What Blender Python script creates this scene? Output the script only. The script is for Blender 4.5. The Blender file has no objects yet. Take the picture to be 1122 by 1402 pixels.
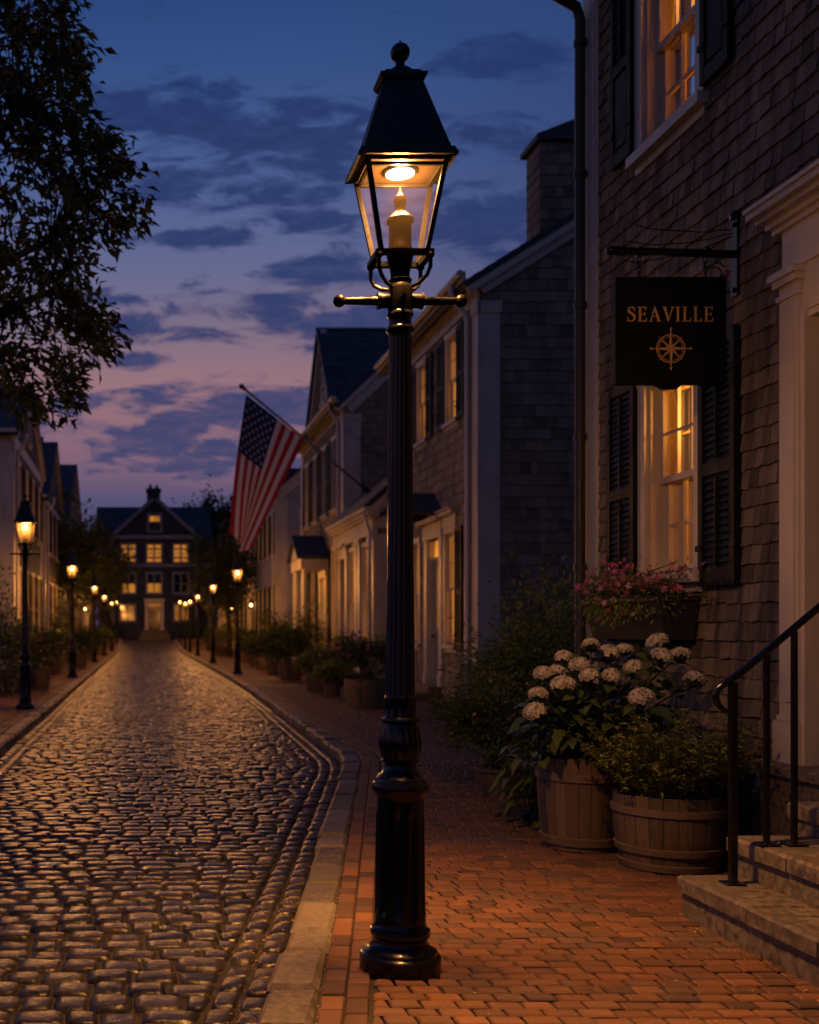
import bpy, math, random
import numpy as np
from mathutils import Vector as V, Matrix
PI = math.pi
R = random.Random(7)
NR = np.random.default_rng(7)
SC = bpy.context.scene
COL = SC.collection
# ------------------------------------------------------------------ mesh builder
class MB:
    def __init__(s): s.v = []; s.f = []; s.t = []; s.m = []
    def add(s, vs, fs, tint=.5, mi=0):
        b = len(s.v); s.v.extend(vs)
        for f in fs: s.f.append([b + i for i in f])
        s.t.extend([tint] * len(fs)); s.m.extend([mi] * len(fs))
    def arr(s, vs, fs, tints, mi=0):
        b = len(s.v); s.v.extend(vs.tolist()); s.f.extend((fs + b).tolist())
        s.t.extend(tints.tolist()); s.m.extend([mi] * len(fs))
    def hexa(s, p, tint=.5, mi=0):      # 8 points: bottom ring 0-3, top ring 4-7
        s.add(p, [(3,2,1,0),(4,5,6,7),(0,1,5,4),(1,2,6,5),(2,3,7,6),(3,0,4,7)], tint, mi)
    def box(s, x0,x1,y0,y1,z0,z1, tint=.5, mi=0):
        s.hexa([(x0,y0,z0),(x1,y0,z0),(x1,y1,z0),(x0,y1,z0),(x0,y0,z1),(x1,y0,z1),(x1,y1,z1),(x0,y1,z1)], tint, mi)
    def bevbox(s, x0,x1,y0,y1,z0,z1,b, tint=.5, mi=0):   # box with chamfered top
        r = lambda d,z: [(x0+d,y0+d,z),(x1-d,y0+d,z),(x1-d,y1-d,z),(x0+d,y1-d,z)]
        s.add(r(0,z0)+r(0,z1-b)+r(b,z1), [(3,2,1,0),(8,9,10,11)]+[(i,(i+1)%4,(i+1)%4+4,i+4) for i in range(4)]+[(i+4,(i+1)%4+4,(i+1)%4+8,i+8) for i in range(4)], tint, mi)
    def frustum(s, cx,cy,hx0,hy0,z0,hx1,hy1,z1, tint=.5, mi=0):
        s.hexa([(cx-hx0,cy-hy0,z0),(cx+hx0,cy-hy0,z0),(cx+hx0,cy+hy0,z0),(cx-hx0,cy+hy0,z0),
                (cx-hx1,cy-hy1,z1),(cx+hx1,cy-hy1,z1),(cx+hx1,cy+hy1,z1),(cx-hx1,cy+hy1,z1)], tint, mi)
    def fbox(s, fr, s0,s1,z0,z1,d0,d1, tint=.5, mi=0):
        P = fr.pt
        s.hexa([P(s0,z0,d0),P(s1,z0,d0),P(s1,z0,d1),P(s0,z0,d1),P(s0,z1,d0),P(s1,z1,d0),P(s1,z1,d1),P(s0,z1,d1)], tint, mi)
    def tube(s, pts, rad, seg=8, tint=.5, cap=True, mi=0):
        pts = [V(p) for p in pts]; n = len(pts)
        if not hasattr(rad, '__len__'): rad = [rad]*n
        vs = []; prev = None
        for i,p in enumerate(pts):
            d = (pts[min(i+1,n-1)] - pts[max(i-1,0)]).normalized()
            if prev is None:
                a = V((0,0,1)) if abs(d.z) < .9 else V((1,0,0))
                e1 = d.cross(a).normalized()
            else:
                e1 = (prev - d*prev.dot(d)).normalized()
            prev = e1; e2 = d.cross(e1)
            for k in range(seg):
                t = 2*PI*k/seg
                vs.append(tuple(p + (e1*math.cos(t)+e2*math.sin(t))*rad[i]))
        fs = [(i*seg+k, i*seg+(k+1)%seg, (i+1)*seg+(k+1)%seg, (i+1)*seg+k) for i in range(n-1) for k in range(seg)]
        if cap: fs += [tuple(range(seg))[::-1], tuple((n-1)*seg+k for k in range(seg))]
        s.add(vs, fs, tint, mi)
    def lathe(s, prof, seg=32, c=(0,0,0), flute=None, tint=.5, mi=0, sx=1, sy=1):
        vs = []; n = len(prof)
        for p in prof:
            r, z = p[0], p[1]; dep = p[2] if len(p) > 2 else 0
            for k in range(seg):
                t = 2*PI*k/seg
                rr = r
                if dep and flute: rr = r*(1 - dep*max(0, math.cos(t*flute))**.6)
                vs.append((c[0]+rr*math.cos(t)*sx, c[1]+rr*math.sin(t)*sy, c[2]+z))
        fs = [(i*seg+k, i*seg+(k+1)%seg, (i+1)*seg+(k+1)%seg, (i+1)*seg+k) for i in range(n-1) for k in range(seg)]
        fs += [tuple(range(seg))[::-1], tuple((n-1)*seg+k for k in range(seg))]
        s.add(vs, fs, tint, mi)
    def ball(s, c, r, seg=16, tint=.5, sz=1, mi=0):
        n = seg//2
        s.lathe([(max(1e-4, r*math.sin(PI*i/n)), -r*sz*math.cos(PI*i/n)) for i in range(n+1)], seg, c, tint=tint, mi=mi)
    def build(s, name, mats, parent=None, smooth=False, angle=None):
        me = bpy.data.meshes.new(name)
        me.from_pydata([tuple(p) for p in s.v], [], s.f); me.update()
        if not isinstance(mats, (list, tuple)): mats = [mats]
        for m in mats: me.materials.append(m)
        if len(mats) > 1: me.polygons.foreach_set('material_index', s.m)
        a = me.attributes.new('tint', 'FLOAT', 'FACE'); a.data.foreach_set('value', s.t)
        if smooth:
            me.polygons.foreach_set('use_smooth', [True]*len(me.polygons))
            if angle: me.set_sharp_from_angle(angle=math.radians(angle))
        o = bpy.data.objects.new(name, me); COL.objects.link(o)
        if parent is not None: attach(o, parent)
        return o
def attach(o, parent):
    o.parent = parent
    if parent.parent is None: o.matrix_parent_inverse = parent.matrix_basis.inverted()
def tag(o, label=None, cat=None, group=None, kind=None):
    for k, v in (('label',label),('category',cat),('group',group),('kind',kind)):
        if v: o[k] = v
    return o
def thing(name, loc, label, cat, group=None):
    o = bpy.data.objects.new(name, None); COL.objects.link(o); o.location = loc; o.empty_display_size = .2
    return tag(o, label, cat, group)
def copy_tree(o, parent=None):
    c = o.copy(); COL.objects.link(c)
    if parent is not None:
        mi = o.matrix_parent_inverse.copy(); c.parent = parent; c.matrix_parent_inverse = mi
    for ch in list(o.children): copy_tree(ch, c)
    return c
class Fr:
    def __init__(s, o, t, u, n): s.o, s.t, s.u, s.n = V(o), V(t).normalized(), V(u).normalized(), V(n).normalized()
    def pt(s, a, z, d): return tuple(s.o + s.t*a + s.u*z + s.n*d)
# picture measurements: photo pixel at a distance Y -> place
F, CX, CY, H = 1450., 196., 863., 1.4
def X_(px, Y): return (px-CX)*Y/F
def Z_(py, Y): return H + (CY-py)*Y/F
def gz(Y):                                  # the street climbs gently at its far end
    t = min(1, max(0, (Y-70)/28.)); return .75*t*t*(3-2*t)
# ------------------------------------------------------------------ materials
def nt(m):
    m.use_nodes = True; t = m.node_tree; t.nodes.clear(); return t
def N(t, kind, **kw):
    n = t.nodes.new('ShaderNode'+kind)
    for k, v in kw.items():
        if k in n.inputs.keys() and not hasattr(n, k): n.inputs[k].default_value = v
        else: setattr(n, k, v)
    return n
def L(t, a, b): t.links.new(a, b)
def mat(name, c1, c2=None, rough=.6, rough2=None, metal=0., scale=8., stretch=(1,1,1), detail=5., bump=0., bdist=.01, bscale=None,
        tint=.5, coat=0., spec=.5, trans=0., emit=None, estr=0., sss=None, dirt=None, ct=.20):
    """base colour between c1 and c2 by noise and by the piece's own 'tint'; bump from the same noise"""
    m = bpy.data.materials.new(name); t = nt(m)
    out = N(t, 'OutputMaterial'); p = N(t, 'BsdfPrincipled'); L(t, p.outputs[0], out.inputs[0])
    c2 = c2 or tuple(x*.75 for x in c1)
    tc = N(t, 'TexCoord'); mp = N(t, 'Mapping'); mp.inputs['Scale'].default_value = stretch
    L(t, tc.outputs['Object'], mp.inputs[0])
    nz = N(t, 'TexNoise'); nz.inputs['Scale'].default_value = scale; nz.inputs['Detail'].default_value = detail; nz.inputs['Roughness'].default_value = .62
    L(t, mp.outputs[0], nz.inputs['Vector'])
    at = N(t, 'Attribute'); at.attribute_name = 'tint'
    mx = N(t, 'Math', operation='MULTIPLY_ADD'); L(t, at.outputs['Fac'], mx.inputs[0]); mx.inputs[1].default_value = tint
    a2 = N(t, 'Math', operation='MULTIPLY'); L(t, nz.outputs['Fac'], a2.inputs[0]); a2.inputs[1].default_value = (1-tint)
    L(t, a2.outputs[0], mx.inputs[2])
    cr = N(t, 'ValToRGB'); e = cr.color_ramp.elements
    e[0].position = .5-ct; e[0].color = (*c2, 1); e[1].position = .5+ct; e[1].color = (*c1, 1)
    L(t, mx.outputs[0], cr.inputs[0]); col = cr.outputs[0]
    if dirt:                                # worn/stained patches with a shape of their own
        dn = N(t, 'TexNoise'); dn.inputs['Scale'].default_value = dirt[1]; dn.inputs['Detail'].default_value = 6
        L(t, mp.outputs[0], dn.inputs['Vector'])
        dr = N(t, 'MapRange'); dr.inputs[1].default_value = .5; dr.inputs[2].default_value = .72; L(t, dn.outputs['Fac'], dr.inputs[0])
        dm = N(t, 'Mix', data_type='RGBA'); dm.inputs[7].default_value = (*dirt[0], 1)
        L(t, dr.outputs[0], dm.inputs[0]); L(t, col, dm.inputs[6]); col = dm.outputs[2]
    L(t, col, p.inputs['Base Color'])
    p.inputs['Metallic'].default_value = metal; p.inputs['Specular IOR Level'].default_value = spec
    if rough2 is None: p.inputs['Roughness'].default_value = rough
    else:
        rr = N(t, 'MapRange'); rr.inputs[1].default_value = .3; rr.inputs[2].default_value = .7
        rr.inputs[3].default_value = rough; rr.inputs[4].default_value = rough2
        L(t, nz.outputs['Fac'], rr.inputs[0]); L(t, rr.outputs[0], p.inputs['Roughness'])
    if coat: p.inputs['Coat Weight'].default_value = coat; p.inputs['Coat Roughness'].default_value = .12
    if bump:
        bn = nz
        if bscale:
            bn = N(t, 'TexNoise'); bn.inputs['Scale'].default_value = bscale; bn.inputs['Detail'].default_value = 6
            L(t, mp.outputs[0], bn.inputs['Vector'])
        b = N(t, 'Bump'); b.inputs['Strength'].default_value = bump; b.inputs['Distance'].default_value = bdist
        L(t, bn.outputs['Fac'], b.inputs['Height']); L(t, b.outputs[0], p.inputs['Normal'])
    if emit: p.inputs['Emission Color'].default_value = (*emit, 1); p.inputs['Emission Strength'].default_value = estr
    if trans:
        tr = N(t, 'BsdfTranslucent'); L(t, col, tr.inputs[0]); ms = N(t, 'MixShader'); ms.inputs[0].default_value = trans
        L(t, p.outputs[0], ms.inputs[1]); L(t, tr.outputs[0], ms.inputs[2]); L(t, ms.outputs[0], out.inputs[0])
    return m
def glass(name, haze=.06, gl=.08, hc=(1,.85,.6)):
    m = bpy.data.materials.new(name); t = nt(m); out = N(t, 'OutputMaterial')
    tr = N(t, 'BsdfTransparent'); tl = N(t, 'BsdfTranslucent'); tl.inputs[0].default_value = (*hc, 1)
    g = N(t, 'BsdfGlossy'); g.inputs['Roughness'].default_value = .05
    m1 = N(t, 'MixShader'); m1.inputs[0].default_value = haze; L(t, tr.outputs[0], m1.inputs[1]); L(t, tl.outputs[0], m1.inputs[2])
    m2 = N(t, 'MixShader')
    if gl < 0: m2.inputs[0].default_value = -gl; g.inputs['Roughness'].default_value = .45     # old rolled glass: a faint broad sheen only
    else: fr = N(t, 'Fresnel'); fr.inputs[0].default_value = 1.45; L(t, fr.outputs[0], m2.inputs[0])
    L(t, m1.outputs[0], m2.inputs[1]); L(t, g.outputs[0], m2.inputs[2])
    L(t, m2.outputs[0], out.inputs[0]); return m
def lit_pane(name, col, st, scale=1.3, lo=.35):
    """a lamplit room seen through old glass: uneven glow plus the reflection of the pane"""
    m = bpy.data.materials.new(name); t = nt(m); out = N(t, 'OutputMaterial'); p = N(t, 'BsdfPrincipled')
    p.inputs['Base Color'].default_value = (.02,.015,.01,1); p.inputs['Roughness'].default_value = .08
    tc = N(t, 'TexCoord'); mp = N(t, 'Mapping'); mp.inputs['Scale'].default_value = (2.4,2.4,.7); L(t, tc.outputs['Object'], mp.inputs[0])
    nz = N(t, 'TexNoise'); nz.inputs['Scale'].default_value = scale; nz.inputs['Detail'].default_value = 2; L(t, mp.outputs[0], nz.inputs['Vector'])
    mr = N(t, 'MapRange'); mr.inputs[1].default_value = .33; mr.inputs[2].default_value = .66; mr.inputs[3].default_value = lo*st; mr.inputs[4].default_value = st
    L(t, nz.outputs['Fac'], mr.inputs[0]); p.inputs['Emission Color'].default_value = (*col,1); L(t, mr.outputs[0], p.inputs['Emission Strength'])
    L(t, p.outputs[0], out.inputs[0]); return m
def emis(name, col, st):
    m = bpy.data.materials.new(name); t = nt(m); out = N(t, 'OutputMaterial'); e = N(t, 'Emission')
    e.inputs[0].default_value = (*col,1); e.inputs[1].default_value = st; L(t, e.outputs[0], out.inputs[0]); return m
WARM = (1., .56, .20)
MT = dict(
 iron = mat('black_cast_iron', (.0045,.0045,.005), (.0025,.0025,.003), rough=.14, rough2=.24, scale=30, bump=.025, bdist=.001, spec=.40),
 topiron = mat('matt_black_iron', (.0035,.0035,.004), (.002,.002,.0025), rough=.28, rough2=.42, scale=30, bump=.03, bdist=.001, spec=.03),
 roofiron = mat('black_sheet_metal', (.016,.018,.022), (.010,.011,.014), rough=.38, rough2=.55, scale=22, bump=.06, bdist=.003),
 brass = mat('aged_brass', (.0009,.00046,.00013), (.0004,.0002,.00006), rough=.34, rough2=.5, metal=0., spec=.008, scale=18, bump=.05, bdist=.002),
 reflector = mat('aged_enamel', (.018,.012,.007), (.012,.008,.005), spec=.05, rough=.6, scale=12),
 shingle = mat('weathered_cedar', (.33,.268,.180), (.125,.100,.068), rough=.85, scale=11, stretch=(6,6,.6), tint=.42, bump=.8, bdist=.010, bscale=13, spec=.25, dirt=((.07,.062,.06),1.1), ct=0.19),
 shingle2 = mat('grey_cedar', (.36,.30,.215), (.15,.125,.092), rough=.85, scale=6, stretch=(6,6,.8), tint=.45, bump=.4, bdist=.008, spec=.25),
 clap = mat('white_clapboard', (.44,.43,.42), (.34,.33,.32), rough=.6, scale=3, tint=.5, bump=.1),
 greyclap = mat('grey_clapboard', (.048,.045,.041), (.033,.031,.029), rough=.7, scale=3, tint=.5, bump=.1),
 trim = mat('white_painted_trim', (.68,.62,.50), (.54,.49,.38), rough=.45, scale=5, stretch=(1,1,.35), tint=.3, bump=.12, bdist=.004, dirt=((.42,.39,.35),2.2)),
 shutter = mat('black_painted_wood', (.0065,.007,.0075), (.004,.0042,.0045), spec=.22, rough=.5, rough2=.7, scale=14, stretch=(1,1,.3), bump=.15, bdist=.003),
 slate = mat('dark_roof_slate', (.060,.072,.080), (.026,.032,.038), rough=.5, rough2=.72, scale=7, tint=.7, bump=.35, bdist=.006),
 pipe = mat('dark_bronze_pipe', (.05,.045,.042), (.03,.028,.027), rough=.4, rough2=.6, scale=9, bump=.1, bdist=.003),
 whitepipe = mat('white_pipe', (.68,.66,.63), (.55,.53,.5), rough=.4, scale=4),
 granite = mat('granite', (.215,.18,.138), (.048,.041,.034), rough=.5, rough2=.8, scale=26, tint=.22, bump=.8, bdist=.010, bscale=18, dirt=((.10,.085,.068),2.4), ct=0.13),
 sett = mat('wet_granite_sett', (.046,.038,.032), (.013,.0115,.011), rough=.26, rough2=.46, scale=30, tint=.40, bump=.85, bdist=.006, bscale=30, spec=.37, ct=0.17),
 joint = mat('sandy_joint', (.045,.034,.023), (.016,.013,.010), rough=.8, scale=30, bump=.8, bdist=.01),
 brick = mat('paving_brick', (.195,.090,.045), (.070,.040,.027), rough=.55, rough2=.82, scale=13, tint=.62, bump=.6, bdist=.007, bscale=34, spec=.3, dirt=((.10,.070,.058),2.6), ct=0.17),
 mortar = mat('brick_joint', (.045,.033,.021), (.018,.014,.010), rough=.9, scale=24, bump=.6, bdist=.008),
 earth = mat('dark_earth', (.050,.045,.034), (.024,.022,.018), rough=.95, scale=3, bump=.5),
 oak = mat('weathered_oak_stave', (.175,.125,.075), (.060,.043,.028), rough=.7, scale=7, stretch=(4,4,.5), tint=.5, bump=.5, bdist=.006, bscale=13),
 hoop = mat('wooden_hoop', (.20,.145,.09), (.10,.072,.046), rough=.62, scale=12, tint=.3, bump=.3),
 pot = mat('clay_pot', (.17,.115,.08), (.085,.06,.045), rough=.8, scale=14, bump=.3, dirt=((.06,.055,.05),4.)),
 soil = mat('potting_soil', (.03,.022,.016), (.015,.011,.008), rough=1, scale=30, bump=1.),
 leaf = mat('green_leaf', (.17,.215,.05), (.045,.075,.02), rough=.45, scale=14, tint=.7, trans=.25),
 leafdark = mat('dark_leaf', (.12,.16,.045), (.034,.055,.018), rough=.42, scale=14, tint=.7, trans=.2),
 bushleaf = mat('light_green_leaf', (.25,.30,.065), (.07,.11,.026), rough=.45, scale=14, tint=.7, trans=.2),
 hydleaf = mat('hydrangea_leaf', (.10,.15,.042), (.032,.06,.02), rough=.42, scale=30, tint=.6, trans=.15, bump=.3, bdist=.004),
 yleaf = mat('yellow_green_leaf', (.36,.40,.07), (.11,.14,.03), rough=.5, scale=14, tint=.75, trans=.25),
 treeleaf = mat('tree_leaf', (.11,.14,.035), (.03,.045,.014), rough=.5, scale=4, tint=.7, trans=.25),
 bark = mat('bark', (.09,.07,.05), (.035,.028,.022), rough=.9, scale=9, stretch=(3,3,.6), bump=.9, bdist=.03),
 stem = mat('plant_stem', (.09,.085,.035), (.05,.045,.02), rough=.6, scale=12),
 cream = mat('cream_petal', (.74,.69,.54), (.38,.35,.23), rough=.6, scale=20, tint=.7, trans=.15),
 pink = mat('pink_petal', (.62,.15,.29), (.44,.07,.16), rough=.5, scale=20, tint=.8, trans=.2),
 palepink = mat('pale_pink_petal', (.72,.36,.40), (.60,.2,.27), rough=.5, scale=20, tint=.8, trans=.2),
 boxwood = mat('dark_planter_box', (.030,.027,.025), (.016,.015,.014), rough=.5, scale=12, bump=.2),
 signboard = mat('black_sign_paint', (.006,.0075,.012), (.004,.005,.008), spec=.15, rough=.48, rough2=.62, scale=18, bump=.08, bdist=.002),
 gold = mat('gold_leaf', (.80,.50,.16), (.62,.36,.10), rough=.42, metal=.1, scale=60, tint=.3),
 golddark = mat('dark_gold_leaf', (.42,.24,.07), (.32,.17,.05), rough=.45, metal=.1, scale=60, tint=.3),  # second, darker gold for one half of each compass point
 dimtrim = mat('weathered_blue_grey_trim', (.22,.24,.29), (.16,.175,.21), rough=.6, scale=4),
 red = mat('flag_red', (.40,.022,.030), (.30,.015,.02), rough=.8, scale=60, trans=.3),
 white = mat('flag_white', (.70,.68,.66), (.60,.58,.57), rough=.8, scale=60, trans=.3),
 blue = mat('flag_blue', (.016,.030,.10), (.012,.022,.075), rough=.8, scale=60, trans=.25),
 pole = mat('varnished_pole', (.34,.27,.19), (.22,.17,.12), rough=.45, scale=10),
 darkbrick = mat('dark_house_brick', (.040,.050,.075), (.024,.030,.046), rough=.85, scale=12, tint=.6, bump=.3),
 doorwood = mat('oak_door', (.15,.068,.022), (.09,.04,.013), rough=.45, scale=6, stretch=(3,3,.5)),
 litdoor = mat('door_panel_grey', (.42,.40,.38), (.33,.32,.3), rough=.5, scale=4),
 plaster = mat('warm_room_wall', (.62,.50,.34), (.55,.43,.28), rough=.9, scale=2),
 curtain = mat('linen_curtain', (.72,.62,.46), (.58,.48,.34), rough=.9, scale=14, stretch=(3,3,.2), trans=.5),
 darkthing = mat('dark_ornament', (.03,.022,.015), None, rough=.5),
 litter = mat('dry_leaf_bits', (.58,.38,.13), (.28,.16,.05), rough=.7, scale=20, tint=.9),
)
MT['lampglass'] = glass('lantern_glass', .0009, gl=-.00003, hc=(1,.86,.66))
MT['frostglass'] = glass('seeded_lantern_glass', .012, gl=-.002, hc=(1,.8,.5))
MT['winglass'] = glass('window_glass', .015)
MT['led'] = emis('led_disc', (1,.74,.42), 9.)
MT['bulb'] = emis('gas_flame_bulb', (1,.52,.16), 22.)
MT['pane_lit'] = lit_pane('lamplit_pane', (1,.345,.038), 1.05, lo=.40)
MT['pane_dim'] = lit_pane('dim_lamplit_pane', (1,.34,.045), .30)
MT['pane_far'] = lit_pane('far_lamplit_pane', (1,.345,.035), .58, lo=.5)
MT['pane_dark'] = mat('dark_pane', (.012,.014,.018), (.008,.009,.012), rough=.06, scale=3, spec=.6)
MT['litdoorglow'] = lit_pane('door_glow', (1,.33,.05), .035)  # faint emission standing in for light falling on the door
# ------------------------------------------------------------------ walls, windows, shutters
def cut(segs, a, b):
    out = []
    for s, e in segs:
        if b <= s or a >= e: out.append((s, e)); continue
        if a > s: out.append((s, a))
        if b < e: out.append((b, e))
    return out
def shingles(mb, fr, s0, s1, z0, z1, ex, wr, th, holes=(), clip=None, gap=.004, jit=.005):
    n = max(1, int(round((z1-z0)/ex))); ex = (z1-z0)/n; P = fr.pt
    for r in range(n):
        zb = z0 + r*ex; zt = min(zb + ex*1.15, z1 + (0 if clip else .0))
        a, b = (s0, s1) if clip is None else clip(zb + ex*.5)
        segs = [(a, b)]
        for h in holes:
            if zb < h[3]-.02 and zb+ex > h[2]+.02: segs = cut(segs, h[0], h[1])
        for A, B in segs:
            s = A - R.uniform(0, wr[0])
            while s < B - .01:
                w = R.uniform(*wr); e = s + w; p, q = max(s, A), min(e, B)
                if q - p > .012:
                    j1, j2 = R.uniform(-jit, jit), R.uniform(-jit, jit); t = th*R.uniform(.7, 1.25)
                    tint = min(1, max(0, R.gauss(.5, .24)))
                    mb.add([P(p+gap/2,zb+j1,.001),P(q-gap/2,zb+j2,.001),P(q-gap/2,zb+j2,t),P(p+gap/2,zb+j1,t),P(p+gap/2,zt,.002),P(q-gap/2,zt,.002)],
                           [(0,1,2,3),(3,2,5,4),(0,3,4),(1,5,2)], tint)
                s = e
def backing(mb, fr, s0, s1, z0, z1, holes=()):
    ss = sorted({s0, s1, *[h[0] for h in holes], *[h[1] for h in holes]}); zs = sorted({z0, z1, *[h[2] for h in holes], *[h[3] for h in holes]})
    ss = [s for s in ss if s0 <= s <= s1]; zs = [z for z in zs if z0 <= z <= z1]
    for a, b in zip(ss, ss[1:]):
        for c, d in zip(zs, zs[1:]):
            m, k = (a+b)/2, (c+d)/2
            if any(h[0] < m < h[1] and h[2] < k < h[3] for h in holes): continue
            mb.add([fr.pt(a,c,0),fr.pt(b,c,0),fr.pt(b,d,0),fr.pt(a,d,0)], [(0,1,2,3)], .3)
def window(par, fr, s0, s1, z0, z1, pane='pane_lit', rows=2, cols=3, cas=.10, rec=.11, hood=False, two=True, name='window', cth=.035, trimmat='trim', split=None, mu=.018):
    m = MB(); sp = split or (z0+z1)/2
    m.fbox(fr, s0-cas, s0, z0, z1, -.01, cth); m.fbox(fr, s1, s1+cas, z0, z1, -.01, cth)
    m.fbox(fr, s0-cas-.012, s1+cas+.012, z1, z1+cas*1.15, -.01, cth+.006)
    m.fbox(fr, s0-cas-.03, s1+cas+.03, z0-.075, z0, -.01, cth+.055); m.fbox(fr, s0-cas, s1+cas, z0-.14, z0-.077, -.01, cth-.005)
    if hood:
        m.fbox(fr, s0-cas-.05, s1+cas+.05, z1+cas*1.15+.002, z1+cas*1.15+.22, -.01, .06)
        m.fbox(fr, s0-cas-.12, s1+cas+.12, z1+cas*1.15+.222, z1+cas*1.15+.30, -.01, .16)
        m.fbox(fr, s0-cas-.16, s1+cas+.16, z1+cas*1.15+.302, z1+cas*1.15+.34, -.01, .21)
    j = .02
    m.fbox(fr, s0, s0+j, z0+j, z1-j, -rec-.05, -.004); m.fbox(fr, s1-j, s1, z0+j, z1-j, -rec-.05, -.004)
    m.fbox(fr, s0, s1, z1-j, z1, -rec-.05, -.004); m.fbox(fr, s0, s1, z0, z0+j, -rec-.05, -.004)
    a, b = s0+j, s1-j
    def sash(c, d, dd, nr, nc):
        st = .045
        m.fbox(fr, a, a+st, c, d, dd-.02, dd+.02); m.fbox(fr, b-st, b, c, d, dd-.02, dd+.02)
        m.fbox(fr, a+st, b-st, c, c+st, dd-.018, dd+.018); m.fbox(fr, a+st, b-st, d-st, d, dd-.018, dd+.018)
        for i in range(1, nc):
            x = a+st+(b-a-2*st)*i/nc; m.fbox(fr, x-mu/2, x+mu/2, c+st, d-st, dd-.012, dd+.012)
        for i in range(1, nr):
            y = c+st+(d-c-2*st)*i/nr; m.fbox(fr, a+st, b-st, y-mu/2, y+mu/2, dd-.0105, dd+.0105)
    if two: sash(z0+j, sp+.022, -rec+.005, rows, cols); sash(sp-.022, z1-j, -rec+.047, rows, cols)
    else: sash(z0+j, z1-j, -rec+.03, rows*2, cols)
    w = m.build(name, MT[trimmat], par)
    p = MB()
    p.add([fr.pt(a,z0+j,-rec-.012),fr.pt(b,z0+j,-rec-.012),fr.pt(b,z1-j,-rec-.012),fr.pt(a,z1-j,-rec-.012)], [(0,1,2,3)])
    p.build('pane', MT[pane], w)
    return w
def shutter(par, fr, s0, s1, z0, z1, pitch=.045, panel_low=False, off=.03):
    m = MB(); d0, d1 = off, off+.036; st = min(.055, (s1-s0)*.2); mid = z0+(z1-z0)*.47
    m.fbox(fr, s0, s0+st, z0, z1, d0, d1); m.fbox(fr, s1-st, s1, z0, z1, d0, d1)
    for a, b in ((z0, z0+.10), (mid-.04, mid+.04), (z1-.08, z1)): m.fbox(fr, s0+st, s1-st, a, b, d0+.001, d1-.002)
    def louv(a, b):
        n = max(2, int((b-a)/pitch)); P = fr.pt
        for i in range(n):
            z = a+(b-a)*(i+.5)/n; h = (b-a)/n*.62
            m.hexa([P(s0+st,z-h,d1-.012),P(s1-st,z-h,d1-.012),P(s1-st,z-h+.006,d1-.006),P(s0+st,z-h+.006,d1-.006),
                    P(s0+st,z+h,d0+.004),P(s1-st,z+h,d0+.004),P(s1-st,z+h+.004,d0+.009),P(s0+st,z+h+.004,d0+.009)])
        m.fbox(fr, (s0+s1)/2-.008, (s0+s1)/2+.008, a+.02, b-.02, d1-.010, d1+.004)
    if panel_low:
        m.fbox(fr, s0+st, s1-st, z0+.10, mid-.04, d0+.004, d0+.014); m.fbox(fr, s0+st+.025, s1-st-.025, z0+.13, mid-.07, d0+.014, d1-.008)
    else: louv(z0+.10, mid-.04)
    louv(mid+.04, z1-.08)
    for z in (z0+.25, z1-.25):                       # hinge straps
        m.fbox(fr, s0-.02, s0+.05, z-.02, z+.02, d1-.006, d1+.008); m.fbox(fr, s1-.05, s1+.02, z-.02, z+.02, d1-.006, d1+.008)
    m.fbox(fr, (s0+s1)/2-.02, (s0+s1)/2+.02, z0+.3, z0+.34, -.0, d0+.004)
    return m.build('shutter', MT['shutter'], par)
def roof_slope(mb, A, B, up, length, normal, ex=.24, wr=(.22,.36), slates=True, th=.10):
    """one roof plane: eave from A to B, slates running up"""
    A, B = V(A), V(B); fr = Fr(A, B-A, up, normal); Ls = (B-A).length
    mb.fbox(fr, 0, Ls, 0, length, -th, 0, .3)
    if slates: shingles(mb, fr, 0, Ls, -.03, length, ex, wr, .016, gap=.006, jit=.006)
E_MAIN, E_SPOT, E_GLOW, E_FAR, E_ROOM = 26., 88., 108., 600., 150.
# ------------------------------------------------------------------ camera, sky, sun
cam = bpy.data.cameras.new('camera'); co = bpy.data.objects.new('camera', cam); COL.objects.link(co)
co.location = (0, 0, H); co.rotation_euler = (PI/2, 0, 0)
cam.sensor_fit = 'AUTO'; cam.sensor_width = 36; cam.lens = 36*F/1402
cam.shift_x = (561-CX)/1402; cam.shift_y = (CY-701)/1402
cam.clip_start = .05; cam.clip_end = 3000
cam.dof.use_dof = True; cam.dof.focus_distance = 5.2; cam.dof.aperture_fstop = 2.3
SC.camera = co
SC.view_settings.view_transform = 'Standard'; SC.view_settings.look = 'None'; SC.view_settings.exposure = 0.0; SC.view_settings.gamma = 1
SC.cycles.use_denoising = True
SC.cycles.max_bounces = 6; SC.cycles.transparent_max_bounces = 12; SC.cycles.caustics_reflective = False; SC.cycles.caustics_refractive = False
SC.cycles.sample_clamp_indirect = 4

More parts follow.
